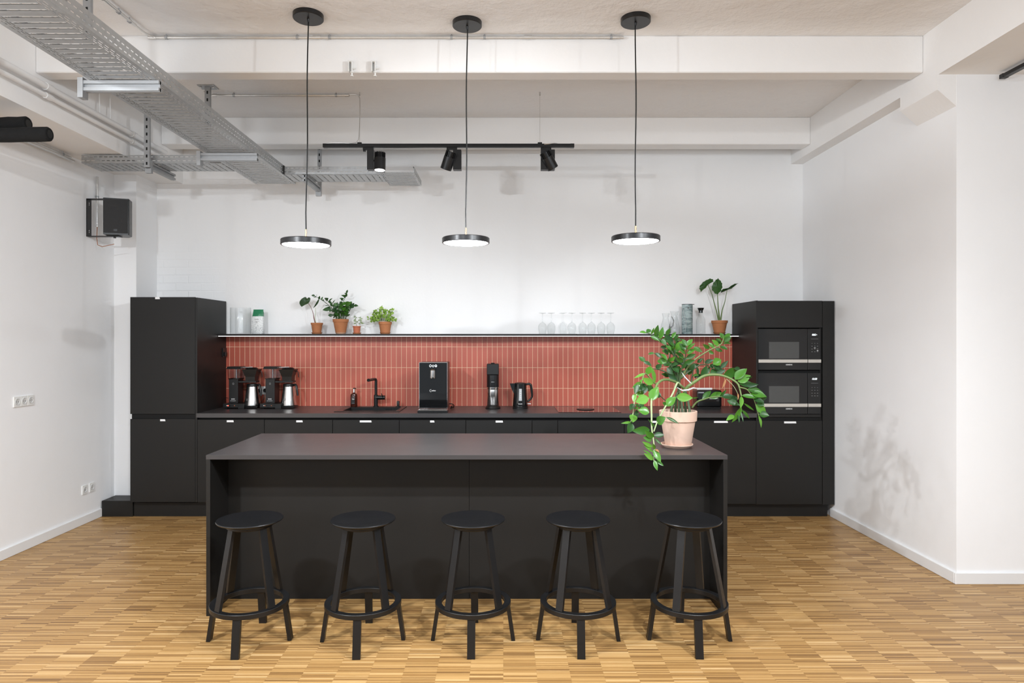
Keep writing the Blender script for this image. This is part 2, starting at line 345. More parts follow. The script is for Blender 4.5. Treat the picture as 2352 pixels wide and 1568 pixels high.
    def build(s, name, mat, parent=None, smooth=False, solid=0.0, kind=None):
        off = Vector((0, 0, 0)); p = parent
        while p: off += p.location; p = p.parent
        if off.length: bmesh.ops.translate(s.bm, vec=-off, verts=s.bm.verts)
        bmesh.ops.recalc_face_normals(s.bm, faces=s.bm.faces)
        me = bpy.data.meshes.new(name); s.bm.to_mesh(me); s.bm.free()
        if smooth:
            for q in me.polygons: q.use_smooth = True
            me.set_sharp_from_angle(angle=R(38))
        me.materials.append(M[mat] if isinstance(mat, str) else mat)
        o = bpy.data.objects.new(name, me); C.objects.link(o); o.parent = parent
        if solid:
            sm = o.modifiers.new('thickness', 'SOLIDIFY'); sm.thickness = solid; sm.offset = 0
        if kind: o['kind'] = kind
        return o
def self_tf(v, c, mat):
    v = Vector(v)
    if mat is not None: v = mat @ v
    return v + c
def tag(o, label=None, cat=None, group=None, kind=None):
    for k, v in (('label', label), ('category', cat), ('group', group), ('kind', kind)):
        if v: o[k] = v
    return o
def thing(name, label, cat, loc=(0, 0, 0), group=None):
    o = bpy.data.objects.new(name, None); C.objects.link(o); o.location = loc; o.empty_display_size = 0.05
    return tag(o, label, cat, group)
def dup(root, dloc=(0, 0, 0), label=None, parent=None):
    c = root.copy(); C.objects.link(c)
    if parent is None: c.location = root.location + Vector(dloc)
    else: c.parent = parent
    if label: c['label'] = label
    for ch in list(root.children): dup(ch, parent=c)
    return c
def text(body, loc, width, mat, parent, name='lettering', height=None, shear=0.0, rotz=0.0):
    cu = bpy.data.curves.new(name, 'FONT'); cu.body = body; cu.align_x = 'CENTER'; cu.align_y = 'CENTER'; cu.extrude = 0.0; cu.shear = shear; cu.offset = 0.012
    t = bpy.data.objects.new('tmp', cu); me = bpy.data.meshes.new_from_object(t); bpy.data.objects.remove(t)
    xs = [v.co.x for v in me.vertices]; ys = [v.co.y for v in me.vertices]
    wd, ht = max(xs) - min(xs), max(ys) - min(ys); mx, my = (max(xs) + min(xs)) / 2, (max(ys) + min(ys)) / 2
    sx = width / wd; sy = (height / ht) if height else sx
    for v in me.vertices: v.co = ((v.co.x - mx) * sx, 0, (v.co.y - my) * sy)
    me.materials.append(M[mat]); o = bpy.data.objects.new(name, me); C.objects.link(o)
    off = Vector((0, 0, 0)); p = parent
    while p: off += p.location; p = p.parent
    o.parent = parent; o.location = Vector(loc) - off; o.rotation_euler = (0, 0, rotz); return o
# ================================================================ the setting
XL, XR, YB, ZC = -3.64, 2.968, 6.56, 3.66
YF = -1.6
def struct(name, mb, mat, smooth=False): return mb.build(name, mat, None, smooth, kind='structure')
struct('floor', MB().box(XL - 0.2, 7.2, YF, YB + 0.2, -0.1, 0), 'floor')
struct('wall_back', MB().box(XL - 0.2, XR + 0.2, YB, YB + 0.2, 0, ZC + 0.1), 'wallb')
struct('wall_left', MB().box(XL - 0.2, XL, YF, YB, 0, ZC + 0.1), 'wall')
# pier in the left back corner
struct('wall_left_pier', MB().box(XL, -3.433, 6.19, YB, 0, 3.14), 'wall')
# right wall and the wall turning towards the right
struct('wall_right', MB().box(XR, XR + 0.2, 4.335, YB, 0, 3.34), 'wall')
struct('wall_right_return', MB().box(XR + 0.2, 7.2, 4.335, 4.535, 0, 3.34), 'wall')
struct('ceiling', MB().box(XL - 0.2, XR + 0.2, YF, YB + 0.2, ZC, ZC + 0.1), 'ceil')
struct('ceiling_right', MB().box(2.85, 7.2, YF, YB, 3.335, ZC), 'beam')
struct('ceiling_left', MB().box(XL, -3.175, YF, YB, 3.14, ZC), 'beam')
for i, (a, b) in enumerate(((4.49, 4.62), (6.14, 6.31))):
    struct('trim_%d' % (i + 1), MB().box(-3.175, 2.85, a, b, 3.41, ZC, 0.006, 1), 'beam')
# haunch where the long right beam meets the corner of the wall
struct('trim_3', MB().prism([(2.845, 3.335), (2.845, 3.235), (2.968, 3.128), (2.968, 3.335)], 'y', 4.336, 4.744), 'beam')
# baseboards
struct('baseboard_left', MB().box(XL, XL + 0.016, YF, 5.98, 0, 0.075, 0.003, 1), 'trim')
struct('baseboard_right', MB().box(XR - 0.016, XR, 4.335, 5.98, 0, 0.075, 0.003, 1), 'trim')
struct('baseboard_right_return', MB().box(XR - 0.016, 7.0, 4.319, 4.335, 0, 0.075, 0.003, 1), 'trim')
struct('wall_back_tiles', MB().box(-2.7535, 2.2620, 6.54, YB, 0.941, 1.632), 'tile')
bpy.data.objects['wall_back_tiles'].location = (-2.7535, 0, 0)
for v in bpy.data.objects['wall_back_tiles'].data.vertices: v.co.x += 2.7535

# ================================================================ kitchen run
YD = 5.92
def XD(px): return X(px, YD)
def ZD(py): return Z(py, YD)
def sticker(parent, px, py, wpx, y=YD):
    x = XD(px); hw = wpx / 2 * YD / F
    mb = MB(); q = 0.5 * hw if wpx < 14 else 0.006
    mb.prism([(x - hw, ZD(py - 2.2)), (x + hw - 0.004, ZD(py - 2.2)), (x + hw, ZD(py + 2.2)), (x - hw, ZD(py + 2.2))], 'y', y - 0.0015, y)
    s = mb.build('name_sticker', 'sticker', parent); tag(s, 'small white label stuck at the top of the door')

GAP = 0.0018
tag(MB().box(-3.625, -3.346, 5.975, 6.185, 0.0, 0.143, 0.001, 1).build('plinth', 'lam'), 'short black plinth end filling the corner between left wall and tall cabinet', 'plinth')
pl = MB(); pl.box(-3.34, 2.93, 5.985, 6.50, 0, 0.1235)
tag(pl.build('plinth', 'lam'), 'long black plinth under all kitchen cabinets, on the floor', 'plinth')

# left tall cabinet
t = thing('tall_cabinet', 'tall black two-door cabinet at the left end of the kitchen run', 'cabinet', (XD(376), 6.2, 0.143))
xa, xb = XD(299), XD(453)
MB().box(xa + 0.004, xb - 0.018, YD + 0.02, 6.54, 0.143, 1.972).build('carcass', 'lam', t)
MB().box(xb - 0.018, xb, YD, 6.54, 0.143, 1.974, 0.001, 1).build('side_panel', 'lam', t)
d1 = MB().box(xa, xb - 0.018 - GAP, YD, YD + 0.018, ZD(950.5), ZD(682), 0.0012, 1).build('upper_door', 'lam', t); sticker(d1, 362, 684.5, 11)
MB().box(xa + 0.014, xb - 0.018, YD + 0.014, YD + 0.022, ZD(962), ZD(951)).build('finger_channel', 'lamedge', t)
d2 = MB().box(xa, xb - 0.018 - GAP, YD, YD + 0.018, 0.1435, ZD(962), 0.0012, 1).build('lower_door', 'lam', t); sticker(d2, 374, 964.7, 12)

# base cabinets
edges = [453, 607, 764, 917, 1070, 1222, 1281, 1434, 1585, 1737]
stick = {0: (529, 16), 1: (688, 15), 2: (840, 27), 3: (993, 10), 4: (1147, 17), 7: (1508, 18), 8: (1656, 32)}
lab = ['black base cabinet beside the left tall cabinet, below the first coffee maker', 'black base cabinet second from the left, below the second coffee maker',
       'black sink cabinet, below the black inset sink', 'black base cabinet below the water dispenser, short white label', 'black base cabinet below the black kettle and fizzy water maker',
       'narrow black base cabinet just left of the hob', 'black hob cabinet below the built-in glass hob', 'black base cabinet right behind the island plant pot',
       'black base cabinet beside the right tall cabinet, below the toaster']
for i in range(9):
    a, b = XD(edges[i]), XD(edges[i + 1]); dz = -0.015 * i / 8
    t = thing('base_cabinet', lab[i], 'cabinet', ((a + b) / 2, 6.2, 0.128), 'black base cabinets under the worktop')
    cs = MB(); cs.box(a + 0.0005, a + 0.0165, YD + 0.02, 6.50, 0.128, 0.868).box(b - 0.0165, b - 0.0005, YD + 0.02, 6.50, 0.128, 0.868).box(a + 0.0165, b - 0.0165, YD + 0.02, 6.50, 0.128, 0.144)
    if i != 2: cs.box(a + 0.0165, b - 0.0165, YD + 0.04, 6.50, 0.845, 0.868)
    cs.build('carcass', 'lam', t)
    MB().box(a, b, YD + 0.03, YD + 0.04, 0.80, 0.9015).build('finger_channel', 'lamedge', t)
    d = MB().box(a + GAP, b - GAP, YD, YD + 0.018, 0.143 + dz, 0.882 + dz * 0.7, 0.0012, 1).build('door', 'lam', t)
    if i in stick: sticker(d, stick[i][0], 967 + i * 0.2, stick[i][1])

# worktop with the sink cut-out
wx0, wx1 = XD(453) + 0.0005, XD(1737) - 0.0005
SX0, SX1, SY0, SY1 = -1.525, -0.955, 6.02, 6.42
wt = MB()
wt.box(wx0, SX0, 5.90, 6.54, 0.902, 0.940).box(SX1, wx1, 5.90, 6.54, 0.902, 0.940).box(SX0, SX1, 5.90, SY0, 0.902, 0.940).box(SX0, SX1, SY1, 6.54, 0.902, 0.940)
bmesh.ops.remove_doubles(wt.bm, verts=wt.bm.verts, dist=1e-5)
tag(wt.build('worktop', 'lamtop'), 'long black worktop lying on the base cabinets along the tiled wall', 'worktop')

# right tall cabinet
t = thing('tall_cabinet', 'tall black cabinet at the right end holding two built-in microwaves', 'cabinet', (XD(1812), 6.2, 0.124))
xa, xb, xc = XD(1737), XD(1889), XD(1916)
cs = MB(); cs.box(xa, xa + 0.016, YD + 0.002, 6.54, 0.128, 1.947, 0.001, 1).build('side_panel', 'lam', t)
cs = MB(); cs.box(xb - 0.016, xb, YD + 0.02, 6.54, 0.128, 1.94).box(xa + 0.016, xb - 0.016, YD + 0.02, 6.54, 0.128, 0.90).box(xa + 0.016, xb - 0.016, 6.50, 6.54, 0.90, 1.94).box(xa + 0.016, xb - 0.016, YD + 0.02, 6.50, ZD(753), 1.94)
cs.build('carcass', 'lam', t)
MB().box(xa + 0.002, xb - 0.001, YD, YD + 0.018, ZD(752), ZD(690.5), 0.001, 1).build('top_panel', 'lam', t)
MB().box(xa + 0.016, xb - 0.0165, YD - 0.002, 6.49, ZD(957.5), ZD(951.5)).build('shelf_board', 'lam', t)
MB().box(xa + 0.016, xb - 0.0165, YD + 0.014, YD + 0.0195, ZD(966), ZD(957.5)).build('finger_channel', 'lamedge', t)
d = MB().box(xa + GAP, xb - GAP, YD, YD + 0.018, ZD(1158), ZD(966), 0.0012, 1).build('lower_door', 'lam', t); sticker(d, 1815, 969.7, 28)
MB().box(xb + 0.001, xc, YD - 0.004, 6.54, ZD(1158.5), ZD(691), 0.001, 1).build('filler_panel', 'lam', t)
MB().box(xa + 0.016, xb - 0.0165, YD + 0.03, 6.49, ZD(857), ZD(850.5)).build('divider_board', 'lamedge', t)

def microwave(dy, label, disp):
    def z(p): return ZD(p + dy)
    yf = YD - 0.003
    t = thing('microwave', label, 'microwave', (XD(1812), 6.2, z(849)), 'built-in microwaves in the tall cabinet')
    MB().box(xa + 0.018, xb - 0.018, YD + 0.017, 6.42, z(849), z(755)).build('housing', 'plastic', t)
    dr = MB().box(xa + 0.0165, XD(1854), yf, YD + 0.016, z(849), z(755), 0.001, 1).build('door', 'gloss2', t)
    MB().box(XD(1766), XD(1835), yf - 0.0006, yf, z(823), z(785)).build('window', 'window', dr)
    MB().box(xa + 0.0175, XD(1853.6), yf - 0.009, yf, z(832.6), z(825.2), 0.001, 1).build('handle_strip', 'strip', dr)
    text('SIEMENS', (XD(1812), yf - 0.0008, z(837.2)), 0.057, 'letter', dr)
    pn = MB().box(XD(1854.8), xb - 0.0165, yf, YD + 0.016, z(849), z(755), 0.001, 1).build('control_panel', 'gloss2', t)
    MB().box(XD(1855.2), xb - 0.0168, yf - 0.009, yf, z(832.6), z(825.2), 0.001, 1).build('trim_strip', 'strip', pn)
    text(disp, (XD(1870.5), yf - 0.0008, z(768.5)), 0.044, 'display', pn, 'clock_display', height=0.0155, shear=0.25)
    MB().box(XD(1862.5), XD(1879), yf - 0.0006, yf, z(778.6), z(778.0)).build('scale_line', 'dimletter', pn)
    for r, py in enumerate((788.4, 794.7, 801.3, 807.4)):
        for c, px in enumerate((1864.8, 1871.2, 1877.4)):
            wq = (0.6, 1.0, 1.2, 1.4)[r]
            MB().box(XD(px - wq), XD(px + wq), yf - 0.0006, yf, z(py + 0.6), z(py - 0.6)).build('key', 'dimletter', pn)
    if dy == 0:
        MB().box(XD(1869.3), XD(1873), yf - 0.0006, yf, z(799.1), z(798.1)).build('lit_key', 'letter', pn)
        MB().box(XD(1876), XD(1879), yf - 0.0006, yf, z(805.9), z(804.2)).build('lit_key', 'letter', pn)
microwave(0, 'upper of the two black built-in microwaves in the right tall cabinet', '00:52 \u2022')
microwave(101.3, 'lower of the two black built-in microwaves, above the bottom door', '12:22')

# wall shelf with led strip
ZS = 1.652
t = thing('wall_shelf', 'long thin black wall shelf above the coral tiles', 'shelf', (0, 6.44, ZS - 0.02))
MB().box(wx0 + 0.001, X(1325, 6.34), 6.34, 6.559, ZS - 0.018, ZS, 0.001, 1).box(X(1325.6, 6.34), wx1 - 0.001, 6.34, 6.559, ZS - 0.019, ZS - 0.001, 0.001, 1).build('board', 'lam', t)
MB().box(wx0 + 0.004, wx1 - 0.004, 6.348, 6.360, ZS - 0.0245, ZS - 0.0192).build('led_strip', 'led', t)

# little switch on the side of the left tall cabinet
t = thing('switch', 'small black socket on the side of the left tall cabinet', 'switch', (XD(453), 6.49, 1.47))
MB().box(XD(453), XD(453) + 0.008, 6.45, 6.53, 1.425, 1.515, 0.002).build('plate', 'plastic', t)
MB().box(XD(453) + 0.008, XD(453) + 0.022, 6.47, 6.51, 1.435, 1.475, 0.003).build('plug', 'plastic', t)

# ================================================================ island
IY0, IY1, IX0, IX1, IZ = 3.825, 4.705, -1.719, 1.2965, 0.931
t = thing('kitchen_island', 'long black island with overhanging top in the middle of the floor', 'island', (-0.21, 4.25, 0))
MB().box(IX0, IX1, IY0, IY1, IZ - 0.026, IZ, 0.001, 1).build('countertop', 'lamtop', t)
MB().box(IX0 + 0.001, IX0 + 0.024, IY0 + 0.001, IY1 - 0.001, 0, IZ - 0.026, 0.001, 1).build('side_panel', 'lam', t)
MB().box(IX1 - 0.024, IX1 - 0.001, IY0 + 0.001, IY1 - 0.001, 0, IZ - 0.026, 0.001, 1).build('side_panel', 'lam', t)
xm = X(1077.5, 4.08)
MB().box(IX0 + 0.024, xm - 0.001, 4.08, 4.10, 0.001, IZ - 0.026).build('front_panel', 'lam', t)
MB().box(xm + 0.001, IX1 - 0.024, 4.08, 4.10, 0.001, IZ - 0.026).build('front_panel', 'lam', t)
MB().box(IX0 + 0.024, IX1 - 0.024, 4.10, 4.68, 0.08, IZ - 0.026).build('carcass', 'lam', t)
for k in range(5):
    a = IX0 + 0.026 + k * 0.5927
    MB().box(a, a + 0.589, 4.682, 4.70, 0.09, IZ - 0.06, 0.001, 1).build('door', 'lam', t)
MB().box(IX0 + 0.024, IX1 - 0.024, 4.60, 4.64, 0, 0.08).build('kickboard', 'lam', t)

# ================================================================ stools
def make_stool(rot_up):
    t = thing('bar_stool', '', 'stool')
    s = MB(); s.lathe([(0, 0.624), (0.12, 0.624), (0.150, 0.629), (0.166, 0.636), (0.170, 0.6415), (0.1685, 0.6455), (0.163, 0.645), (0.13, 0.637), (0.06, 0.6325), (0, 0.632)], n=56)
    s.build('seat', 'blkmetal', t, True)
    s = MB(); s.lathe([(0, 0.606), (0.115, 0.606), (0.12, 0.610), (0.12, 0.6238), (0, 0.6238)], n=32); s.build('swivel_plate', 'blk', t, True)
    for k in range(4):
        a = R(45 + 90 * k + rot_up); c, q = math.cos(a), math.sin(a)
        MB().bar((0.184 * c, 0.184 * q, 0.212), (0.108 * c, 0.108 * q, 0.608), 0.040, 0.016, (c, q, 0)).build('upper_leg', 'blk', t)
    s = MB(); s.lathe([(0.170, 0.187), (0.199, 0.187), (0.201, 0.189), (0.201, 0.210), (0.199, 0.212), (0.170, 0.212), (0.168, 0.210), (0.168, 0.189), (0.170, 0.187)], n=64)
    s.build('foot_ring', 'blk', t, True)
    for k in range(4):
        a = R(90 * k); c, q = math.cos(a), math.sin(a)
        MB().bar((0.214 * c, 0.214 * q, 0.0), (0.186 * c, 0.186 * q, 0.188), 0.040, 0.020, (c, q, 0)).build('lower_leg', 'blk', t)
    return t
slab = ['black round bar stool at the left end, beside the left side panel of the island', 'black round bar stool second from the left in front of the island',
        'black round bar stool standing in front of the seam of the island panels', 'black round bar stool second from the right in front of the island',
        'black round bar stool at the right end, below the potted plant']
for i, (px, y, r0, ru) in enumerate(((570, 3.525, 2, 8), (832, 3.525, 3, 2), (1086, 3.53, 0, 4), (1329, 3.53, -2, 10), (1586, 3.53, -2, 12))):
    s = make_stool(ru); s['label'] = slab[i]; s['group'] = 'black bar stools in front of the island'
    s.location = (X(px, 3.50), y, 0); s.rotation_euler = (0, 0, R(r0))

# ================================================================ pendant lamps
def pendant(pxc, pxd, Y, r, pyb, label):
    zb = Z(pyb, Y); zt = zb + 0.036; cx, dx = X(pxc, Y), X(pxd, Y)
    t = thing('pendant_lamp', label, 'lamp', (dx, Y, zb), 'pendant lamps above the island')
    s = MB(); s.lathe([(r - 0.010, zb + 0.002), (r - 0.003, zb), (r, zb + 0.003), (r, zt - 0.004), (r - 0.004, zt), (0.02, zt + 0.004), (0, zt + 0.004)], (dx, Y, 0), 64); s.build('lamp_shade', 'blkmetal', t, True)
    s = MB(); s.lathe([(0, zb + 0.0005), (r - 0.012, zb + 0.0005), (r - 0.008, zb + 0.003), (r - 0.008, zb + 0.010), (0, zb + 0.010)], (dx, Y, 0), 64); s.build('diffuser', 'lamp', t, True)
    MB().tube([(dx, Y, zt + 0.004), (dx, Y, zt + 0.065)], 0.0055).build('brass_stem', 'brass', t, True)
    pts = []
    for k in range(13):
        u = k / 12; pts.append((dx + (cx - dx) * u + 0.003 * math.sin(u * 9 + pxc), Y, (zt + 0.063) * (1 - u) + (ZC - 0.03) * u))
    pts[0] = (dx, Y, zt + 0.063)
    MB().tube(pts, 0.0042, 8).build('cord', 'plastic', t, True)
    s = MB(); s.lathe([(0, ZC - 0.050), (0.004, ZC - 0.050), (0.009, ZC - 0.030), (0.092, ZC - 0.030), (0.095, ZC - 0.027), (0.095, ZC), (0, ZC)], (cx, Y, 0), 48); s.build('ceiling_canopy', 'blk', t, True)
    return t
pendant(708, 703, 4.20, 0.156, 563.5, 'left round black pendant lamp hanging above the island')
pendant(1073, 1070, 4.30, 0.154, 559, 'middle round black pendant lamp hanging above the island')
pendant(1460, 1460, 4.25, 0.155, 555, 'right round black pendant lamp hanging above the island')

# ================================================================ ceiling track with three spots
YT = 5.52
zt0, zt1 = Z(339, YT), Z(331, YT)
t = thing('track_rail', 'long black track rail hanging below the beams over the kitchen', 'rail', (X(1030, YT), YT, zt0))
MB().box(X(743, YT), X(1318, YT), YT - 0.018, YT + 0.018, zt0, zt1, 0.001, 1).build('rail', 'blk', t)
for px in (743, 1318):
    s = 1 if px == 743 else -1
    MB().box(X(px, YT) - 0.002 * s, X(px, YT) + 0.03 * s, YT - 0.0185, YT + 0.0185, zt0 - 0.001, zt1 + 0.001, 0.001, 1).build('end_cap', 'plastic', t)
for px in (826, 1240):
    MB().box(X(px - 5, YT), X(px + 5, YT), YT - 0.012, YT + 0.012, zt1, zt1 + 0.014, 0.003).build('wire_clip', 'plastic', t)
    w_ = MB().tube([(X(px, YT), YT, zt1 + 0.012), (X(px, YT), YT, ZC - 0.02)], 0.0012, 6).build('suspension_wire', 'steel', t)
    MB().lathe([(0.006, ZC - 0.025), (0.006, ZC), (0, ZC)], (X(px, YT), YT, 0), 12).build('ceiling_anchor', 'pipe', t, True)
def trackspot(pxa, bx0, bx1, a, d, lit, label, e):
    zt = zt0
    t = thing('track_spotlight', label, 'spotlight', (X((bx0 + bx1) / 2, YT), YT, zt), 'spotlights on the track rail')
    MB().box(X(pxa - 12, YT), X(pxa + 12, YT), YT - 0.015, YT + 0.015, zt - 0.022, zt, 0.002).box(X(pxa - 12, YT), X(pxa - 6, YT), YT - 0.01, YT + 0.01, zt - 0.034, zt - 0.02, 0.002).build('adapter', 'plastic', t)
    MB().box(X(bx0, YT), X(bx1, YT), YT - 0.03, YT + 0.03, Z(391, YT), zt - 0.0225, 0.002).build('driver_box', 'blk', t)
    a, d = Vector(a), Vector(d).normalized(); q = d.to_track_quat('-Z', 'Y').to_matrix()
    # head along d: top at a, length .155
    rr = 0.047; L = 0.150
    s = MB(); s.lathe([(rr - 0.006, -L + 0.006), (rr - 0.002, -L), (rr, -L + 0.002), (rr, -0.045), (0, -0.045)], a, 32, q); h = s.build('head', 'blk', t, True)
    s = MB(); s.lathe([(0, -0.046), (rr - 0.012, -0.046), (rr - 0.012, 0), (0, 0)], a, 24, q)
    for k in range(16):
        an = 2 * math.pi * k / 16; c_, s_ = math.cos(an), math.sin(an)
        p0 = a + q @ Vector((c_ * (rr - 0.008), s_ * (rr - 0.008), -0.046)); p1 = a + q @ Vector((c_ * (rr - 0.008), s_ * (rr - 0.008), 0.002))
        s.bar(p0, p1, 0.004, 0.012, q @ Vector((c_, s_, 0)))
    s.build('heat_sink', 'blk', h, True)
    s = MB(); s.lathe([(0, -L + 0.004), (rr - 0.005, -L + 0.004), (rr - 0.005, -L + 0.012), (0, -L + 0.012)], a, 32, q); s.build('lens', 'spotlens' if lit else 'spotlens', h, True)
    bxc = X((bx0 + bx1) / 2, YT); mid = a + d * 0.06
    MB().tube([(bxc, YT, mid.z), tuple(mid)], 0.008, 10).build('pivot', 'blk', t)
    p = a + d * (L + 0.01)
    sp = spot('track_spot_light', p, p + d, e, 100, 0.7, 0.04); sp.parent = t; sp.location = p - t.location
trackspot(846, 844.5, 859.5, (X(874, YT), YT - 0.02, Z(353, YT)), (0.0, -0.10, -1.0), True, 'left black spotlight pointing straight down from the track rail, next to the cable tray', 11)
trackspot(1038, 1041, 1060, (X(1038, YT), YT - 0.055, Z(353, YT)), (-0.34, 0.28, -0.9), True, 'middle black spotlight on the track rail, tilted down to the left', 5)
trackspot(1254, 1242, 1274, (X(1250, YT), YT - 0.055, Z(354, YT)), (0.50, 0.28, -0.85), True, 'right black spotlight on the track rail, tilted down to the right', 12)
# feed cable from the conduit to the rail
pts = [P(802, 217, 5.53), P(815, 216.5, 5.53), P(823, 219, 5.53), P(826.5, 226, 5.53), P(827, 260, 5.53), P(825.5, 300, 5.53), P(824, 320, 5.53), P(818, 327.5, 5.52), P(800, 329.3, 5.515), P(775, 327.5, 5.51), P(750, 329.5, 5.515)]
tag(MB().tube(pts, 0.004, 8).build('cable', 'pipe', None, True), 'thin grey cable running from the short ceiling conduit down to the track rail', 'cable')
pts = [P(1250, 331, 5.50), P(1262, 330, 5.49), P(1272, 328, 5.50), P(1280, 329, 5.51), P(1262, 330.3, 5.53), P(1248, 330.8, 5.52)]
tag(MB().tube(pts, 0.003, 6).build('cable', 'pipe', None, True), 'loose grey wire end lying on the right part of the track rail', 'cable')

# ================================================================ cable trays
def tray(label, A, B, width, side, group='galvanised cable trays under the ceiling', walls=(1, 1), lip=0.012):
    A, B = Vector(A), Vector(B); L = (B - A).length; ang = math.atan2((B - A).y, (B - A).x) - math.pi / 2
    t = thing('cable_tray', label, 'cable tray', A, group); hw = width / 2
    MB_ = lambda: MB()
    def b(mb, name, mat):
        bmesh.ops.translate(mb.bm, vec=A, verts=mb.bm.verts); return mb.build(name, mat, t)
    b(MB().box(-hw, hw, 0, L, 0, 0.0012), 'tray_floor', 'trayfloor')
    for s, on in zip((-1, 1), walls):
        if on:
            b(MB().box(s * hw, s * (hw - 0.0012), 0, L, 0.0013, side), 'side_wall', 'trayside')
            b(MB().box(s * (hw - 0.0013), s * (hw - lip), 0, L, side - 0.0012, side), 'top_lip', 'galv')
    t.rotation_euler = (0, 0, ang); return t
ZT = 3.06
tray('long galvanised cable tray running towards the back wall under the ceiling', (-2.14, 2.94, ZT), (-2.14, 6.22, ZT), 0.38, 0.085)
tray('near end of galvanised cable tray at the top left, overlapping the long tray', (-2.14, 1.6, ZT - 0.006), (-2.14, 2.955, ZT - 0.006), 0.39, 0.095)
tray('galvanised cable tray branch ending at the left wall', (-3.50, 5.625, ZT), (-2.335, 5.625, ZT), 0.27, 0.068)
tray('galvanised cable tray branch leading right from the long tray', (-1.945, 6.0, ZT), (-1.085, 6.0, ZT), 0.29, 0.068)
tray('short galvanised cable tray piece closing the right-hand branch', (-0.93, 5.79, ZT), (-0.93, 6.30, ZT), 0.30, 0.050)
# black edge protector at the joint
tag(MB().box(-1.945, -1.935, 5.84, 5.87, ZT - 0.002, ZT + 0.075, 0.002).build('edge_guard', 'plastic'), 'small black edge guard where the right tray branch meets the long tray', 'edge guard')

def hanger(x, y, z0, label, plate=False, w_=0.045):
    t = thing('ceiling_hanger', label, 'hanger', (x, y, z0), 'tray hangers')
    s = MB(); s.box(x - w_ / 2, x + w_ / 2, y - 0.011, y + 0.011, z0, ZC - 0.006); p_ = s.build('profile', 'galv', t)
    for k in range(int((ZC - z0) / 0.06)):
        zz = z0 + 0.03 + k * 0.06
        MB().box(x - 0.006, x + 0.006, y - 0.0122, y - 0.011, zz - 0.012, zz + 0.012).build('slot', 'lamedge', p_)
    MB().box(x - 0.07, x + 0.07, y - 0.05, y + 0.05, ZC - 0.006, ZC, 0.002, 1).build('ceiling_plate', 'galv', t)
    if plate:
        for s_ in (-0.05, 0.05): MB().tube([(x + s_, y - 0.02, ZC - 0.016), (x + s_, y - 0.02, ZC - 0.006)], 0.01, 6).build('bolt', 'steel', t)
    return t
def arm(t, a, b, z, h=0.062, d=0.04):     # channel arm under the tray
    a, b = Vector(a), Vector(b); dr = (b - a).normalized(); n = Vector((-dr.y, dr.x, 0))
    s = MB(); s.bar((a.x, a.y, z - h / 2), (b.x, b.y, z - h / 2), d * 0.3, h, (0, 0, 1))
    for k in (-1, 1):
        q = n * 0
        s.bar((a.x, a.y, z - h / 2 + k * h * 0.32), (b.x, b.y, z - h / 2 + k * h * 0.32), d, h * 0.30, (0, 0, 1))
    s.build('cantilever_arm', 'galv', t)
    s = MB(); s.bar((a.x, a.y, z - h / 2 - 0.012), (a.x + dr.x * 0.03, a.y + dr.y * 0.03, z - h / 2 - 0.012), 0.05, h + 0.05, (0, 0, 1)); s.build('arm_plate', 'galv', t)
t = hanger(-2.385, 3.80, ZT - 0.02, 'galvanised hanger and arm under the near part of the long tray'); arm(t, (-2.395, 3.745), (-1.94, 3.745), ZT)
t = hanger(-2.41, 5.40, ZT - 0.02, 'galvanised hanger with bolted ceiling plate beside the far part of the long tray', True); arm(t, (-2.40, 5.20), (-1.93, 5.20), ZT)
t = hanger(-2.92, 5.43, ZT - 0.05, 'galvanised hanger holding the left tray branch'); arm(t, (-2.92, 5.44), (-2.92, 5.86), ZT, 0.055)
t = hanger(-1.765, 6.36, ZT - 0.08, 'galvanised hanger behind the right tray branch, near the back wall', w_=0.035); arm(t, (-1.765, 6.34), (-1.765, 5.88), ZT, 0.055)

# ================================================================ pipes and conduits
def conduit(label, pts, r, mat='pipe', clips=(), name='conduit', cat='conduit'):
    t = thing(name, label, cat, pts[0]); MB().tube(pts, r, 14).build('tube', mat, t, True)
    for c, d in clips:
        c = Vector(c); d = Vector(d).normalized()
        MB().tube([c - d * 0.008, c + d * 0.008], r + 0.004, 14).build('clip', 'galv', t, True)
        MB().tube([c, c + Vector((0, 0, 0.028))], 0.004, 8).build('clip_screw', 'galv', t, True)
    return t
Yc = 4.47; zc = ZC - 0.022
t = conduit('long zinc conduit along the front of the first ceiling beam', [(X(345, Yc), Yc, zc), (X(1432, Yc), Yc, zc)], 0.0095,
        clips=[((X(p, Yc), Yc, zc), (1, 0, 0)) for p in (382, 683, 757, 1037, 1113, 1404)])
for p in (350, 728, 1213): MB().tube([(X(p - 9, Yc), Yc, zc), (X(p + 9, Yc), Yc, zc)], 0.0125, 14).build('sleeve', 'pipe', t, True)
conduit('zinc conduit slanting away on the ceiling at the top left', [(-2.40, 3.2, zc), (-2.39, 4.30, zc)], 0.0095, clips=[((-2.395, y, zc), (0, 1, 0)) for y in (3.95, 4.12, 4.24)])
tag(MB().tube([(-2.39, 4.29, zc), (-2.388, 4.38, zc), (-2.375, 4.44, zc), (-2.35, Yc, zc), (-2.33, Yc, zc)], 0.006, 10).build('cable', 'pipe', None, True), 'short grey cable bend joining the two long ceiling conduits', 'cable')
Y2 = 5.53
t = conduit('short zinc conduit on the ceiling behind the first beam', [(X(490, Y2), Y2, zc), (X(802, Y2), Y2, zc)], 0.0095, clips=[((X(p, Y2), Y2, zc), (1, 0, 0)) for p in (537, 772)])
for p in (493, 797): MB().tube([(X(p - 5, Y2), Y2, zc), (X(p + 5, Y2), Y2, zc)], 0.0125, 14).build('sleeve', 'pipe', t, True)
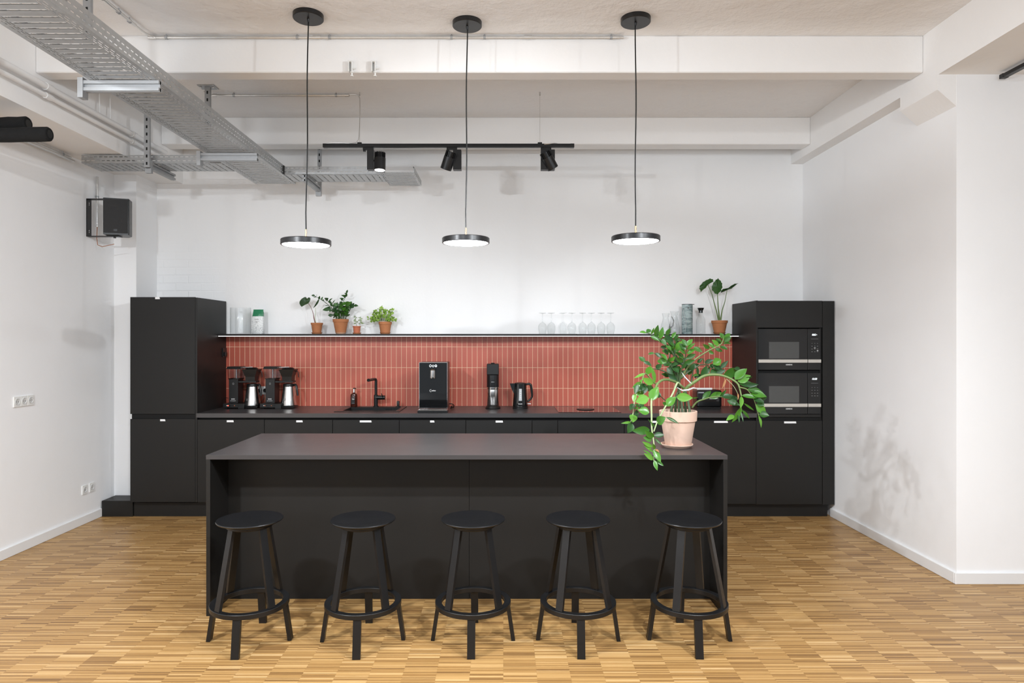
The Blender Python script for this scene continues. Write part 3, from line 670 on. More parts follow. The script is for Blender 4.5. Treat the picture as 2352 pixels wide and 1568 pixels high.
tag(MB().tube([(X(489, Y2), Y2, zc), (X(482, Y2), Y2 - 0.02, zc + 0.006), (X(474, Y2), Y2 - 0.05, zc + 0.015)], 0.004, 8).build('cable', 'pipe', None, True), 'tiny grey cable end leaving the short conduit at the hanger', 'cable')
# two painted pipes along the left beam
for dz, r, l in ((0.0, 0.022, 'upper white painted pipe running along the left ceiling beam'), (-0.062, 0.016, 'lower, thinner white painted pipe running along the left ceiling beam')):
    tt = thing('painted_pipe', l, 'pipe', (-3.13, 2.0, 3.33 + dz)); MB().tube([(-3.13, 1.8, 3.33 + dz), (-3.13, 6.13, 3.33 + dz)], r, 16).build('tube', 'trim', tt, True)
    for y in (3.3, 4.55, 5.6): MB().tube([(-3.13, y - 0.03, 3.33 + dz), (-3.13, y + 0.03, 3.33 + dz)], r + 0.005, 16).build('sleeve', 'trim', tt, True)
pr = [o for o in C.objects if o.name == 'painted_pipe'][0]
for y in (5.13, 5.27): MB().tube([(-3.13, y, 3.345), (-3.13, y, 3.66)], 0.005, 8).build('hanging_rod', 'trim', pr, True)
# conduits along the left wall under the soffit
for k in range(2):
    conduit(('upper' if k == 0 else 'lower') + ' zinc conduit running under the left ceiling edge to the tray', [(XL + 0.03 + 0.028 * k, 3.6, 3.115 - 0.03 * k), (XL + 0.03 + 0.028 * k, 5.52, 3.115 - 0.03 * k)], 0.010,
            clips=[((XL + 0.03 + 0.028 * k, 5.42, 3.115 - 0.03 * k), (0, 1, 0))] if k == 0 else ())
# conduit down to the speaker
conduit('vertical zinc conduit on the left wall dropping into the speaker bracket', [(XL + 0.02, 5.90, 3.05), (XL + 0.02, 5.90, 2.60)], 0.0095, clips=[((XL + 0.02, 5.90, 2.87), (0, 0, 1))])

# black rolls on the left
for (px, py, Y, l) in ((65, 284, 4.30, 'upper black foam-wrapped roll sticking out at the left edge, behind the other'), (114, 308, 4.20, 'lower, longer black foam-wrapped roll sticking out at the left edge')):
    p = P(px, py, Y); r = 16.3 * Y / F
    t = thing('foam_roll', l, 'roll', (XL, Y, p.z - 0.05))
    n = 9; pts = [(XL + (p.x - XL) * k / n, Y + (0.004 if k % 2 else 0), p.z - 0.02 * (1 - k / n) + 0.003 * (k % 2)) for k in range(n)] + [(p.x - 0.008, Y, p.z), (p.x, Y, p.z)]
    MB().tube(pts, [r * (1 + 0.03 * random.uniform(-1, 1)) for _ in range(n)] + [r, r * 0.86], 24).build('foam_sleeve', 'foam', t, True)
    MB().tube([(p.x - 0.01, Y, p.z), (p.x + 0.002, Y, p.z)], r * 0.55, 20).build('inner_tube', 'plastic', t, True)

# speaker
t = thing('wall_speaker', 'black loudspeaker on a bracket high on the left wall', 'speaker', (XL, 5.85, 2.50))
sx0, sx1 = -3.455, -3.262; ys0 = 5.70
zb, ztp = Z(537, ys0), Z(453, ys0)
s = MB(); s.prism([(sx0, ys0 + 0.012), (sx0 + 0.008, ys0), (sx1 - 0.004, ys0 + 0.062), (sx1, ys0 + 0.07), (sx1 - 0.035, ys0 + 0.18), (sx1 - 0.09, ys0 + 0.23), (sx0 - 0.02, ys0 + 0.19), (sx0 - 0.03, ys0 + 0.13)], 'z', zb, ztp)
bmesh.ops.bevel(s.bm, geom=list(s.bm.edges), offset=0.003, segments=2, affect='EDGES'); s.build('cabinet', 'plastic', t)
s = MB(); s.prism([(sx0 + 0.010, ys0 + 0.0008), (sx1 - 0.008, ys0 + 0.0605), (sx1 - 0.007, ys0 + 0.0565), (sx0 + 0.0115, ys0 - 0.0035)], 'z', zb + 0.012, ztp - 0.010); g = s.build('grille', 'grille', t)
MB().prism([(sx0 + 0.085, ys0 + 0.0215), (sx0 + 0.112, ys0 + 0.0302), (sx0 + 0.111, ys0 + 0.0332), (sx0 + 0.084, ys0 + 0.0245)], 'z', zb + 0.028, zb + 0.046).build('badge', 'blk', g)
s = MB(); s.box(XL, XL + 0.006, 5.775, 5.84, zb - 0.005, ztp + 0.005).box(XL, sx0 + 0.10, 5.775, 5.83, zb - 0.010, zb - 0.004).box(XL, sx0 + 0.10, 5.775, 5.83, ztp + 0.001, ztp + 0.006)
s.build('bracket', 'blk', t)
for zz in (zb + 0.03, zb + 0.045, ztp - 0.03, ztp - 0.045): MB().tube([(XL + 0.006, 5.80, zz), (XL + 0.010, 5.80, zz)], 0.005, 8).build('screw', 'steel', t)
MB().tube([(sx0 + 0.05, 5.80, zb - 0.022), (sx0 + 0.05, 5.80, zb - 0.010)], 0.010, 12).build('knob', 'plastic', t, True)
MB().tube([(XL + 0.02, 5.90, 2.60), (XL + 0.015, 5.90, 2.50), (XL + 0.03, 5.89, 2.44), (XL + 0.09, 5.86, 2.42), (sx0 + 0.02, 5.84, 2.44)], 0.003, 6).build('cable', 'terra', t, True)

# sockets on the left wall
def socket(y, z, label, group):
    t = thing('wall_socket', label, 'socket', (XL, y, z), group)
    MB().box(XL, XL + 0.009, y - 0.0352, y + 0.0352, z - 0.040, z + 0.040, 0.003).build('frame', 'white', t)
    ro = Matrix.Rotation(R(90), 3, 'Y')
    s = MB(); s.lathe([(0.0245, 0), (0.0245, 0.0035), (0.0215, 0.0035), (0.019, 0.0005), (0, 0.0005)], (XL + 0.009, y, z), 28, ro); i_ = s.build('insert', 'sock', t, True)
    for k in (-1, 1): MB().box(XL + 0.0092, XL + 0.0101, y + k * 0.0095 - 0.0025, y + k * 0.0095 + 0.0025, z - 0.0025, z + 0.0025).build('pin_hole', 'ink', i_)
for k, w2 in enumerate(('nearest', 'middle', 'farthest')): socket(4.945 + 0.071 * k, 1.133, w2 + ' of the three white sockets side by side on the left wall', 'triple wall sockets')
for k, w2 in enumerate(('nearer', 'farther')): socket(5.745 + 0.10 * k, 0.295, w2 + ' white socket low on the left wall above the baseboard', 'low wall sockets')

# fittings on the first beam, black rail at the right
for px, l in ((807, 'left small white fitting clamped to the first ceiling beam'), (860, 'right small white fitting clamped to the first ceiling beam')):
    Y = 4.485; x = X(px, Y)
    t = thing('beam_fitting', l, 'fitting', (x, Y, 3.43), 'white fittings on the beam')
    MB().box(x - 0.016, x - 0.010, Y - 0.03, Y + 0.004, 3.405, 3.475, 0.002).box(x + 0.006, x + 0.012, Y - 0.03, Y + 0.004, 3.405, 3.475, 0.002).box(x - 0.016, x + 0.012, Y - 0.03, Y + 0.004, 3.470, 3.48, 0.002).build('clamp', 'white', t)
    MB().lathe([(0, 3.375), (0.011, 3.375), (0.011, 3.38), (0.005, 3.382), (0.005, 3.398), (0.012, 3.40), (0.012, 3.405), (0, 3.406)], (x + 0.008, Y - 0.015, 0), 16).build('nozzle', 'white', t, True)
    MB().tube([(x + 0.012, Y - 0.014, 3.43), (x + 0.035, Y - 0.014, 3.43)], 0.006, 10).build('lever', 'white', t, True)
t = thing('track_rail', 'black rail under the ceiling at the top right edge', 'rail', (3.236, 4.28, 3.29))
MB().box(3.218, 3.254, 2.6, 4.29, 3.288, 3.312, 0.002, 1).build('rail', 'blk', t)
MB().box(3.216, 3.256, 4.26, 4.294, 3.286, 3.314, 0.002, 1).build('end_cap', 'plastic', t)
for y in (4.0, 3.2): MB().box(3.228, 3.244, y - 0.01, y + 0.01, 3.312, 3.335).build('spacer', 'steel', t)
# ================================================================ on the worktop (top at z = 0.940)
ZW = 0.9401
# sink
t = thing('kitchen_sink', 'black inset sink in the worktop below the black tap', 'sink', (-1.24, 6.21, ZW))
rx0, rx1, ry0, ry1 = -1.537, -0.943, 6.004, 6.47
bx0, bx1, by0, by1 = -1.47, -0.985, 6.05, 6.385
rm = MB(); zt_ = ZW + 0.006
rm.box(rx0, bx0, ry0, ry1, ZW, zt_, 0.0015, 1).box(bx1, rx1, ry0, ry1, ZW, zt_, 0.0015, 1).box(bx0, bx1, ry0, by0, ZW, zt_, 0.0015, 1).box(bx0, bx1, by1, ry1, ZW, zt_, 0.0015, 1)
rm.build('rim', 'plastic', t)
b = MB(); b.box(bx0 - 0.006, bx0, by0, by1, 0.76, ZW + 0.001).box(bx1, bx1 + 0.006, by0, by1, 0.76, ZW + 0.001).box(bx0 - 0.006, bx1 + 0.006, by0 - 0.006, by0, 0.76, ZW + 0.001).box(bx0 - 0.006, bx1 + 0.006, by1, by1 + 0.006, 0.76, ZW + 0.001).box(bx0 - 0.006, bx1 + 0.006, by0 - 0.006, by1 + 0.006, 0.754, 0.76)
b.build('basin', 'plastic', t)
MB().lathe([(0, 0.7601), (0.04, 0.7601), (0.043, 0.763), (0.03, 0.764), (0, 0.763)], (-1.23, 6.2, 0), 24).build('drain', 'steel', t, True)
MB().box(-1.135, -1.075, by1 - 0.0015, by1 - 0.0002, 0.918, 0.930).build('overflow', 'lamedge', t)
tag(MB().lathe([(0, zt_), (0.026, zt_), (0.026, zt_ + 0.004), (0.0135, zt_ + 0.006), (0.0135, zt_ + 0.052), (0.012, zt_ + 0.054), (0, zt_ + 0.054)], (X(914.5, 6.445), 6.445, 0), 24).build('drain_knob', 'plastic', None, True), 'small black turning knob on the sink rim, right of the tap', 'knob')
# tap
Yf = 6.43; fx = X(863.5, Yf)
t = thing('kitchen_tap', 'black angular kitchen tap with side lever behind the sink', 'tap', (fx, Yf, zt_))
MB().lathe([(0, zt_), (0.027, zt_), (0.027, zt_ + 0.006), (0.020, zt_ + 0.008), (0.020, 1.06), (0.0145, 1.063), (0, 1.063)], (fx, Yf, 0), 28).build('base_column', 'plastic', t, True)
sp_ = [(fx, Yf, 1.05), (fx, Yf, 1.185), (fx, Yf, 1.20), (fx - 0.004, Yf - 0.004, 1.212), (fx - 0.014, Yf - 0.02, 1.214), (fx - 0.035, Yf - 0.17, 1.213)]
MB().tube(sp_, 0.0135, 20).build('spout', 'plastic', t, True)
MB().lathe([(0, 0), (0.0145, 0), (0.0145, 0.012), (0, 0.012)], (fx - 0.0365, Yf - 0.182, 1.213), 20, Matrix.Rotation(R(-83), 3, 'X')).build('spout_tip', 'lamedge', t, True)
MB().tube([(fx - 0.006, Yf, 1.035), (fx + 0.088, Yf, 1.035)], 0.0205, 24).build('valve_body', 'plastic', t, True)
MB().tube([(fx + 0.070, Yf - 0.018, 1.040), (fx + 0.062, Yf - 0.045, 1.075)], 0.0045, 10).build('lever', 'plastic', t, True)
# soap bottle
Y = 6.44; x = X(813, Y); z0 = zt_
t = thing('soap_bottle', 'brown pump bottle of hand soap standing on the back rim of the sink', 'bottle', (x, Y, z0))
MB().lathe([(0, z0), (0.030, z0), (0.033, z0 + 0.004), (0.033, z0 + 0.108), (0.029, z0 + 0.122), (0.013, z0 + 0.132), (0.0115, z0 + 0.145), (0, z0 + 0.145)], (x, Y, 0), 32).build('bottle', 'soap', t, True)
p_ = MB().lathe([(0, z0 + 0.135), (0.0125, z0 + 0.135), (0.0115, z0 + 0.152), (0.0095, z0 + 0.172), (0, z0 + 0.172)], (x, Y, 0), 24).build('collar', 'steel', t, True)
MB().lathe([(0, z0 + 0.172), (0.009, z0 + 0.172), (0.010, z0 + 0.181), (0, z0 + 0.182)], (x, Y, 0), 20).tube([(x, Y, z0 + 0.178), (x + 0.02, Y - 0.02, z0 + 0.178), (x + 0.024, Y - 0.024, z0 + 0.172)], 0.004, 8).build('pump', 'plastic', t, True)
lb = MB().box(x - 0.019, x + 0.016, Y - 0.0336, Y - 0.0332, z0 + 0.028, z0 + 0.092).build('label', 'plastic', t)
MB().box(x - 0.010, x + 0.012, Y - 0.0340, Y - 0.0336, z0 + 0.072, z0 + 0.076).build('name_plate', 'sticker', lb)
for i, (wq, zz) in enumerate(((0.015, 0.088), (0.014, 0.084), (0.006, 0.066), (0.010, 0.036), (0.014, 0.032))): MB().box(x - wq, x + wq, Y - 0.0340, Y - 0.0336, z0 + zz, z0 + zz + 0.0014).build('printed_line', 'dimletter', lb)
MB().box(x - 0.012, x - 0.004, Y - 0.0340, Y - 0.0336, z0 + 0.079, z0 + 0.082).build('printed_mark', 'amber', lb)

# coffee machines (shapes read at depth 6.30)
YM = 6.30
def coffee(dx, n):
    z = lambda p: Z(p, YM) - (Z(936, YM) - ZW)
    xx = lambda p: X(p, YM) + dx
    t = thing('coffee_machine', ['left black filter coffee machine, beside the tall cabinet on the worktop', 'right black filter coffee machine, standing right of the identical other one'][n], 'coffee machine', (xx(537), YM, ZW), 'filter coffee machines')
    yc = 6.37
    b = MB(); b.box(xx(513), xx(562), yc - 0.085, yc + 0.085, z(934), z(924), 0.004).box(xx(556), xx(590), yc - 0.060, yc + 0.075, z(934), z(931), 0.002); bs_ = b.build('base', 'plastic', t)
    MB().box(xx(548.5), xx(562.5), yc - 0.092, yc - 0.02, z(935.9), z(924.5), 0.002).build('front_block', 'plastic', bs_)
    for px_ in (519, 553): MB().box(xx(px_ - 3), xx(px_ + 3), yc - 0.07, yc + 0.07, ZW, z(934), 0.002).build('foot', 'lamedge', bs_)
    MB().box(xx(521.5), xx(530), yc - 0.0875, yc - 0.0845, z(930.2), z(927)).build('switch_plate', 'gloss', bs_)
    MB().box(xx(524.2), xx(527), yc - 0.089, yc - 0.0872, z(929.7), z(927.6)).build('switch', 'red' if n == 0 else 'amber', bs_)
    MB().box(xx(522), xx(523.8), yc - 0.089, yc - 0.0872, z(929.4), z(927.8)).build('switch_mark', 'letter', bs_)
    MB().box(xx(539.3), xx(541.3), yc - 0.0875, yc - 0.0848, z(929.5), z(927.7)).build('switch', 'amber', bs_)
    tw = MB().box(xx(524), xx(545), yc - 0.055, yc + 0.075, z(924), z(868), 0.003).build('tower', 'blk', t)
    em = MB().lathe([(0.0075, 0), (0.0105, 0), (0.0105, 0.0006), (0.0075, 0.0006), (0.0075, 0)], (xx(534.3), yc - 0.0550, z(879)), 20, Matrix.Diagonal((0.8, 1, 1)).to_3x3() @ Matrix.Rotation(R(90), 3, 'X'))
    em.bar((xx(534.3), yc - 0.0554, z(877.5)), (xx(534.3), yc - 0.0554, z(881)), 0.002, 0.0006); em.build('emblem', 'dimletter', tw)
    lg = MB()
    for s_ in (-1, 1): lg.lathe([(0.0042, 0), (0.0062, 0), (0.0062, 0.0006), (0.0042, 0.0006), (0.0042, 0)], (xx(533.8) + s_ * 0.0095, yc - 0.0552, z(914.2)), 20, Matrix.Diagonal((1.25, 1, 0.9)).to_3x3() @ Matrix.Rotation(R(90), 3, 'X'))
    lg.box(xx(533.8) - 0.006, xx(533.8) + 0.006, yc - 0.0558, yc - 0.0552, z(914.5), z(913.9)).build('emblem', 'letter', tw)
    text('MOCCAMASTER', (xx(533.7), yc - 0.0556, z(918.4)), 0.052, 'letter', tw)
    cx_ = xx(536)
    # water tank: tapered rectangle, transparent
    def loft(mb, z0, z1, h0, h1, d0, d1, cx, cy):
        a = [mb.bm.verts.new((cx + i * h0, cy + j * d0, z0)) for i, j in ((-1, -1), (1, -1), (1, 1), (-1, 1))]; c = [mb.bm.verts.new((cx + i * h1, cy + j * d1, z1)) for i, j in ((-1, -1), (1, -1), (1, 1), (-1, 1))]
        for k in range(4): mb.bm.faces.new((a[k], a[(k + 1) % 4], c[(k + 1) % 4], c[k]))
        return a, c
    s = MB(); a, c = loft(s, z(868), z(845), 0.053, 0.066, 0.055, 0.066, cx_, yc); s.bm.faces.new(a); s.build('water_tank', 'tank', t)
    s = MB(); s.box(cx_ - 0.055, cx_ + 0.055, yc - 0.057, yc + 0.057, z(868.5), z(866.8), 0.001, 1); s.build('tank_foot', 'smoke', t)
    s = MB(); a, c = loft(s, z(845.3), z(839.5), 0.070, 0.062, 0.070, 0.060, cx_, yc); s.bm.faces.new(a[::-1]); s.bm.faces.new(c); s.build('tank_lid', 'plastic', t)
    MB().tube([(cx_, yc, z(868)), (cx_, yc, z(845))], 0.006, 8).build('riser_tube', 'steel', t, True)
    for k in range(6): MB().box(cx_ - 0.030, cx_ - 0.018, yc - 0.0618 - 0.001 * k, yc - 0.0612 - 0.001 * k, z(863 - 3 * k), z(862.6 - 3 * k)).build('level_mark', 'ink', t)
    MB().tube([(xx(548), yc - 0.01, z(842)), (xx(551), yc - 0.03, z(841.8)), (xx(577), yc - 0.03, z(840.9))], 0.0055, 10).build('outlet_arm', 'chrome', t, True)
    bx = xx(572.5)
    s = MB(); a, c = loft(s, z(863), z(846), 0.046, 0.073, 0.05, 0.068, bx, yc); s.bm.faces.new(a); s.bm.faces.new(c)
    s2 = s; a, c = loft(s2, z(873), z(863), 0.044, 0.046, 0.045, 0.05, bx, yc); s2.bm.faces.new(a); s2.bm.faces.new(c); bk = s2.build('filter_basket', 'plastic', t)
    MB().lathe([(0, z(846)), (0.055, z(846)), (0.058, z(844.5)), (0.045, z(842)), (0, z(841.5))], (bx - 0.003, yc, 0), 24).build('basket_lid', 'plastic', t, True)
    MB().tube([(xx(588), yc, z(851)), (xx(592), yc, z(850.5)), (xx(594.5), yc, z(852)), (xx(595.5), yc, z(858)), (xx(596), yc, z(865))], 0.004, 8).build('basket_handle', 'plastic', bk, True)
    MB().box(xx(543), xx(586), yc - 0.045, yc + 0.05, z(877), z(872.8), 0.003).build('basket_holder', 'plastic', t)
    # thermal jug, a thing of its own
    j = thing('thermal_jug', ['steel thermal jug under the left coffee machine', 'steel thermal jug under the right coffee machine'][n], 'jug', (xx(575), yc, z(931)), 'thermal jugs of the coffee machines')
    jx = xx(573.5); zb = z(931) + 0.0005
    MB().lathe([(0, zb), (0.072, zb), (0.074, zb + 0.006), (0, zb + 0.006)], (jx, yc - 0.005, 0), 36).build('foot', 'plastic', j, True)
    MB().lathe([(0, zb + 0.0065), (0.0735, zb + 0.0065), (0.0735, zb + 0.014), (0.066, zb + 0.06), (0.0575, zb + 0.13), (0.050, z(886)), (0, z(886))], (jx, yc - 0.005, 0), 48).build('body', 'steel', j, True)
    MB().lathe([(0, z(886) + 0.0005), (0.0515, z(886) + 0.0005), (0.0525, z(882.5)), (0.050, z(880.5)), (0.032, z(879)), (0, z(878.8))], (jx, yc - 0.005, 0), 36).build('lid', 'plastic', j, True)
    MB().tube([(jx + 0.045, yc - 0.005, z(883)), (jx + 0.070, yc - 0.02, z(881.5)), (jx + 0.080, yc - 0.025, z(884)), (jx + 0.089, yc - 0.028, z(896)), (jx + 0.096, yc - 0.03, z(907))], [0.010, 0.011, 0.011, 0.0105, 0.009], 12).build('handle', 'plastic', j, True)
    for i_ in range(3): MB().box(jx - 0.030, jx - 0.016 + 0.004 * i_, yc - 0.0785 + 0.0008 * i_, yc - 0.0755 + 0.0008 * i_, zb + 0.056 + 0.008 * i_, zb + 0.058 + 0.008 * i_).build('printed_line', 'dimletter', j)
coffee(0, 0); coffee(X(622, YM) - X(537.5, YM), 1)
# double socket on the tiles with two plugs and cords
t = thing('wall_socket', 'white double socket on the coral tiles between the two coffee machines', 'socket', (X(601, 6.53), 6.54, 1.12))
for k in (0, 1): MB().box(X(591.5 + 9.2 * k, 6.53), X(600.5 + 9.2 * k, 6.53), 6.528, 6.54, Z(905.5, 6.53), Z(887, 6.53), 0.002).build('frame', 'white', t)
for k, (px, l) in enumerate(((595, 'black plug with cord in the left half of the double tile socket'), (608, 'black plug with cord in the right half of the double tile socket'))):
    y = 6.50; t = thing('power_plug', l, 'plug', (X(px, y), y, Z(897, y)), 'plugs of the coffee machines')
    MB().lathe([(0, 0), (0.019, 0), (0.019, 0.022), (0.012, 0.03), (0, 0.03)], (X(px, y), 6.5275, Z(896.5, y)), 20, Matrix.Rotation(R(90), 3, 'X')).build('plug_body', 'plastic', t, True)
    q = (X(px, y), 6.505, Z(898, y))
    e = (X(590 if k == 0 else 592, 6.5), 6.46, ZW + 0.006)
    MB().tube([q, (q[0] + 0.001, 6.49, q[2] - 0.04), (q[0] - 0.012, 6.485, q[2] - 0.085), (e[0] + 0.02, 6.47, ZW + 0.02), e, (e[0] - 0.05, 6.46, ZW + 0.004)], 0.0035, 8).build('cord', 'plastic', t, True)
cm1 = [o for o in C.objects if o.name.startswith('coffee_machine')][0]
MB().tube([P(524, 914, 6.47), P(517, 913, 6.47), P(514.5, 917, 6.47), P(514, 924, 6.465), P(516, 929, 6.465), P(522, 928, 6.47)], 0.003, 8).build('power_cord', 'plastic', cm1, True)

# water dispenser
Yd = 6.02
t = thing('water_dispenser', 'tall black glass water dispenser with silver frame on the worktop', 'water dispenser', (X(995, Yd), 6.15, ZW))
x0, x1 = X(962.3, Yd), X(1028, Yd); zt2 = Z(831.8, Yd)
MB().box(x0 + 0.002, x1 - 0.002, Yd + 0.009, Yd + 0.26, ZW + 0.03, zt2 - 0.001, 0.004).build('housing', 'plastic', t)
MB().box(x0, x1, Yd, Yd + 0.008, ZW + 0.031, zt2, 0.0025).build('frame', 'chrome', t)
fr = MB().box(x0 + 0.0045, x1 - 0.0055, Yd - 0.002, Yd - 0.0002, ZW + 0.034, zt2 - 0.004).build('front_glass', 'gloss', t)
MB().box(X(959.3, 5.945), X(1028, 5.945), 5.925, Yd + 0.02, ZW, ZW + 0.022, 0.003).build('base', 'plastic', t)
MB().box(X(960, 5.945), X(1027.3, 5.945), 5.928, Yd - 0.003, ZW + 0.0225, ZW + 0.0290, 0.003).build('drip_tray', 'chrome', t)
nx = X(994.2, Yd); s = MB(); s.lathe([(0, Z(868.5, Yd)), (0.024, Z(868.5, Yd)), (0.026, Z(866, Yd)), (0.026, Z(850, Yd)), (0, Z(850, Yd))], (nx, Yd - 0.006, 0), 32); s.build('spout', 'steel', t, True)
s = MB(); s.lathe([(0, Z(850, Yd)), (0.028, Z(849.5, Yd)), (0.033, Z(847.3, Yd)), (0, Z(847.3, Yd))], (nx + 0.001, Yd - 0.006, 0), 32); s.build('spout_cap', 'chrome', t, True)
for k, px in enumerate((988.6, 994.9, 1001.3)):      # three little cup signs
    cx_, cz = X(px, Yd), Z(840.2, Yd); s = MB(); yy = Yd - 0.0023
    s.tube([(cx_ - 0.0085, yy, cz + 0.0065), (cx_ - 0.0075, yy, cz - 0.003), (cx_ - 0.004, yy, cz - 0.0085), (cx_ + 0.004, yy, cz - 0.0085), (cx_ + 0.0075, yy, cz - 0.003), (cx_ + 0.0085, yy, cz + 0.0065)] + ([(cx_ - 0.0085, yy, cz + 0.0065)] if k == 1 else []), 0.0012, 6)
    if k != 1: s.lathe([(0, -0.0005), (0.002, -0.0005), (0.002, 0.0005), (0, 0.0005)], (cx_, yy, cz + 0.0125), 10, Matrix.Rotation(R(90), 3, 'X')); s.tube([(cx_ - 0.008, yy, cz + 0.0065), (cx_ - 0.003, yy, cz + 0.009)], 0.001, 6); s.tube([(cx_ + 0.008, yy, cz + 0.0065), (cx_ + 0.003, yy, cz + 0.009)], 0.001, 6)
    if k == 2: s.tube([(cx_ - 0.006, yy, cz), (cx_ + 0.006, yy, cz)], 0.001, 6)
    s.build('cup_sign', 'display', fr)
text('ueltec', (X(996, Yd), Yd - 0.0024, Z(896.6, Yd)), 0.040, 'letter', fr, shear=0.15)
s = MB(); cq = (X(989.5, Yd), Z(896.9, Yd))
s.tube([(cq[0] + 0.009 * math.cos(a_), Yd - 0.0023, cq[1] + 0.0105 * math.sin(a_)) for a_ in [R(55 + 250 * k / 12) for k in range(13)]], 0.0014, 6); s.build('emblem', 'letter', fr)
MB().tube([(x1 - 0.01, 6.285, 0.99), (x1 + 0.02, 6.30, 0.985), (x1 + 0.035, 6.33, 0.97), (x1 + 0.030, 6.35, ZW + 0.006), (x1 + 0.01, 6.36, ZW + 0.004), (x1 + 0.018, 6.32, 0.967), (x1 + 0.006, 6.29, ZW + 0.004)], 0.0045, 8).build('power_cord', 'plastic', t, True)

# fizzy water maker
Y = 6.32; x = X(1132, Y)
zz = lambda p: Z(p, Y) - (Z(937.5, Y) - ZW)
t = thing('water_carbonator', 'slim black water carbonator holding a steel bottle on the worktop', 'carbonator', (x, Y, ZW))
MB().lathe([(0, ZW), (0.072, ZW), (0.074, ZW + 0.006), (0.066, ZW + 0.022), (0.056, ZW + 0.030), (0, ZW + 0.030)], (x, Y, 0), 40).build('base', 'plastic', t, True)
MB().box(x - 0.057, x + 0.057, Y + 0.0605, Y + 0.12, ZW, zz(862), 0.008).build('back_column', 'plastic', t)
MB().box(x - 0.057, x + 0.057, Y - 0.05, Y + 0.118, zz(860.0), zz(835), 0.006).build('head', 'plastic', t)
MB().box(x - 0.017, x + 0.017, Y - 0.03, Y + 0.02, zz(835), zz(832.7), 0.002).build('button', 'lamedge', t)
s = MB().lathe([(0, zz(888)), (0.058, zz(888)), (0.0585, zz(887)), (0.0585, zz(860.5)), (0, zz(860.5))], (x, Y, 0), 40).build('bottle_shroud', 'blkmetal', t, True)
text('SODASTREAM', (x, Y - 0.0592, zz(876)), 0.030, 'letter', s)
MB().lathe([(0, ZW + 0.0305), (0.050, ZW + 0.0305), (0.056, ZW + 0.045), (0.0575, zz(900)), (0.0575, zz(894)), (0.0570, zz(893.5)), (0.0575, zz(893)), (0.0575, zz(888.2)), (0, zz(888.2))], (x, Y, 0), 44).build('bottle', 'steel', t, True)

# kettle
Y = 6.33; x = X(1195, Y); zz = lambda p: Z(p, Y) - (Z(937, Y) - ZW)
t = thing('kettle', 'black electric kettle with water window beside the carbonator', 'kettle', (x, Y, ZW))
MB().lathe([(0, ZW), (0.073, ZW), (0.074, ZW + 0.014), (0.07, ZW + 0.018), (0, ZW + 0.018)], (x, Y, 0), 40).build('base', 'plastic', t, True)
s = MB().lathe([(0, ZW + 0.0185), (0.0715, ZW + 0.0185), (0.0725, ZW + 0.03), (0.068, ZW + 0.08), (0.061, ZW + 0.15), (0.058, zz(881)), (0, zz(881))], (x, Y, 0), 44)
s.prism([(x - 0.100, zz(879.5)), (x - 0.050, zz(879.5)), (x - 0.056, zz(905)), (x - 0.082, zz(893))], 'y', Y - 0.018, Y + 0.018)
bd = s.build('body', 'gloss', t, True)
MB().lathe([(0, zz(881) + 0.0003), (0.058, zz(881) + 0.0003), (0.054, zz(878.8)), (0.035, zz(877.6)), (0, zz(877.4))], (x, Y, 0), 36).build('lid', 'plastic', t, True)
MB().tube([(x + 0.050, Y, zz(882)), (x + 0.085, Y, zz(880.5)), (x + 0.100, Y, zz(883)), (x + 0.105, Y, zz(888)), (x + 0.113, Y, zz(905)), (x + 0.111, Y, zz(911)), (x + 0.098, Y, zz(916)), (x + 0.068, Y, zz(922))], [0.011, 0.011, 0.012, 0.012, 0.011, 0.010, 0.009, 0.008], 12).build('handle', 'plastic', t, True)
s = MB(); s.prism([(x - 0.013, zz(891)), (x + 0.013, zz(891)), (x + 0.014, zz(918)), (x - 0.016, zz(918))], 'y', Y - 0.0735, Y - 0.060); wn_ = s.build('water_window', 'window', bd)
wn_.data.materials[0] = simple('frosted_grey_window', (0.45, 0.46, 0.47), 0.4, var=0.1, vs=60)
for p in (896, 901, 907, 911.5): MB().box(x - 0.006, x + 0.006, Y - 0.0742, Y - 0.0736, zz(p + 0.5), zz(p - 0.5)).build('level_mark', 'letter', wn_)
text('PHILIPS', (x - 0.002, Y - 0.0712, zz(925.5)), 0.038, 'letter', bd)
MB().box(x + 0.066, x + 0.100, Y - 0.01, Y + 0.01, zz(927), zz(925.5)).build('switch_lever', 'white', t)

# hob
t = thing('glass_hob', 'black glass hob with round vent set on the worktop', 'hob', (0.78, 6.18, ZW))
hx0, hx1, hy0, hy1 = X(1283, 5.945), X(1427, 5.945), 5.945, 6.46
MB().box(hx0, hx1, hy0, hy1, ZW, ZW + 0.0055, 0.0012, 1).build('glass_plate', 'gloss', t)
cv = ((hx0 + hx1) / 2 - 0.01, 6.19)
MB().lathe([(0, ZW + 0.0056), (0.082, ZW + 0.0056), (0.084, ZW + 0.008), (0.080, ZW + 0.0115), (0.02, ZW + 0.010), (0, ZW + 0.010)], (*cv, 0), 40).build('vent_cover', 'plastic', t, True)

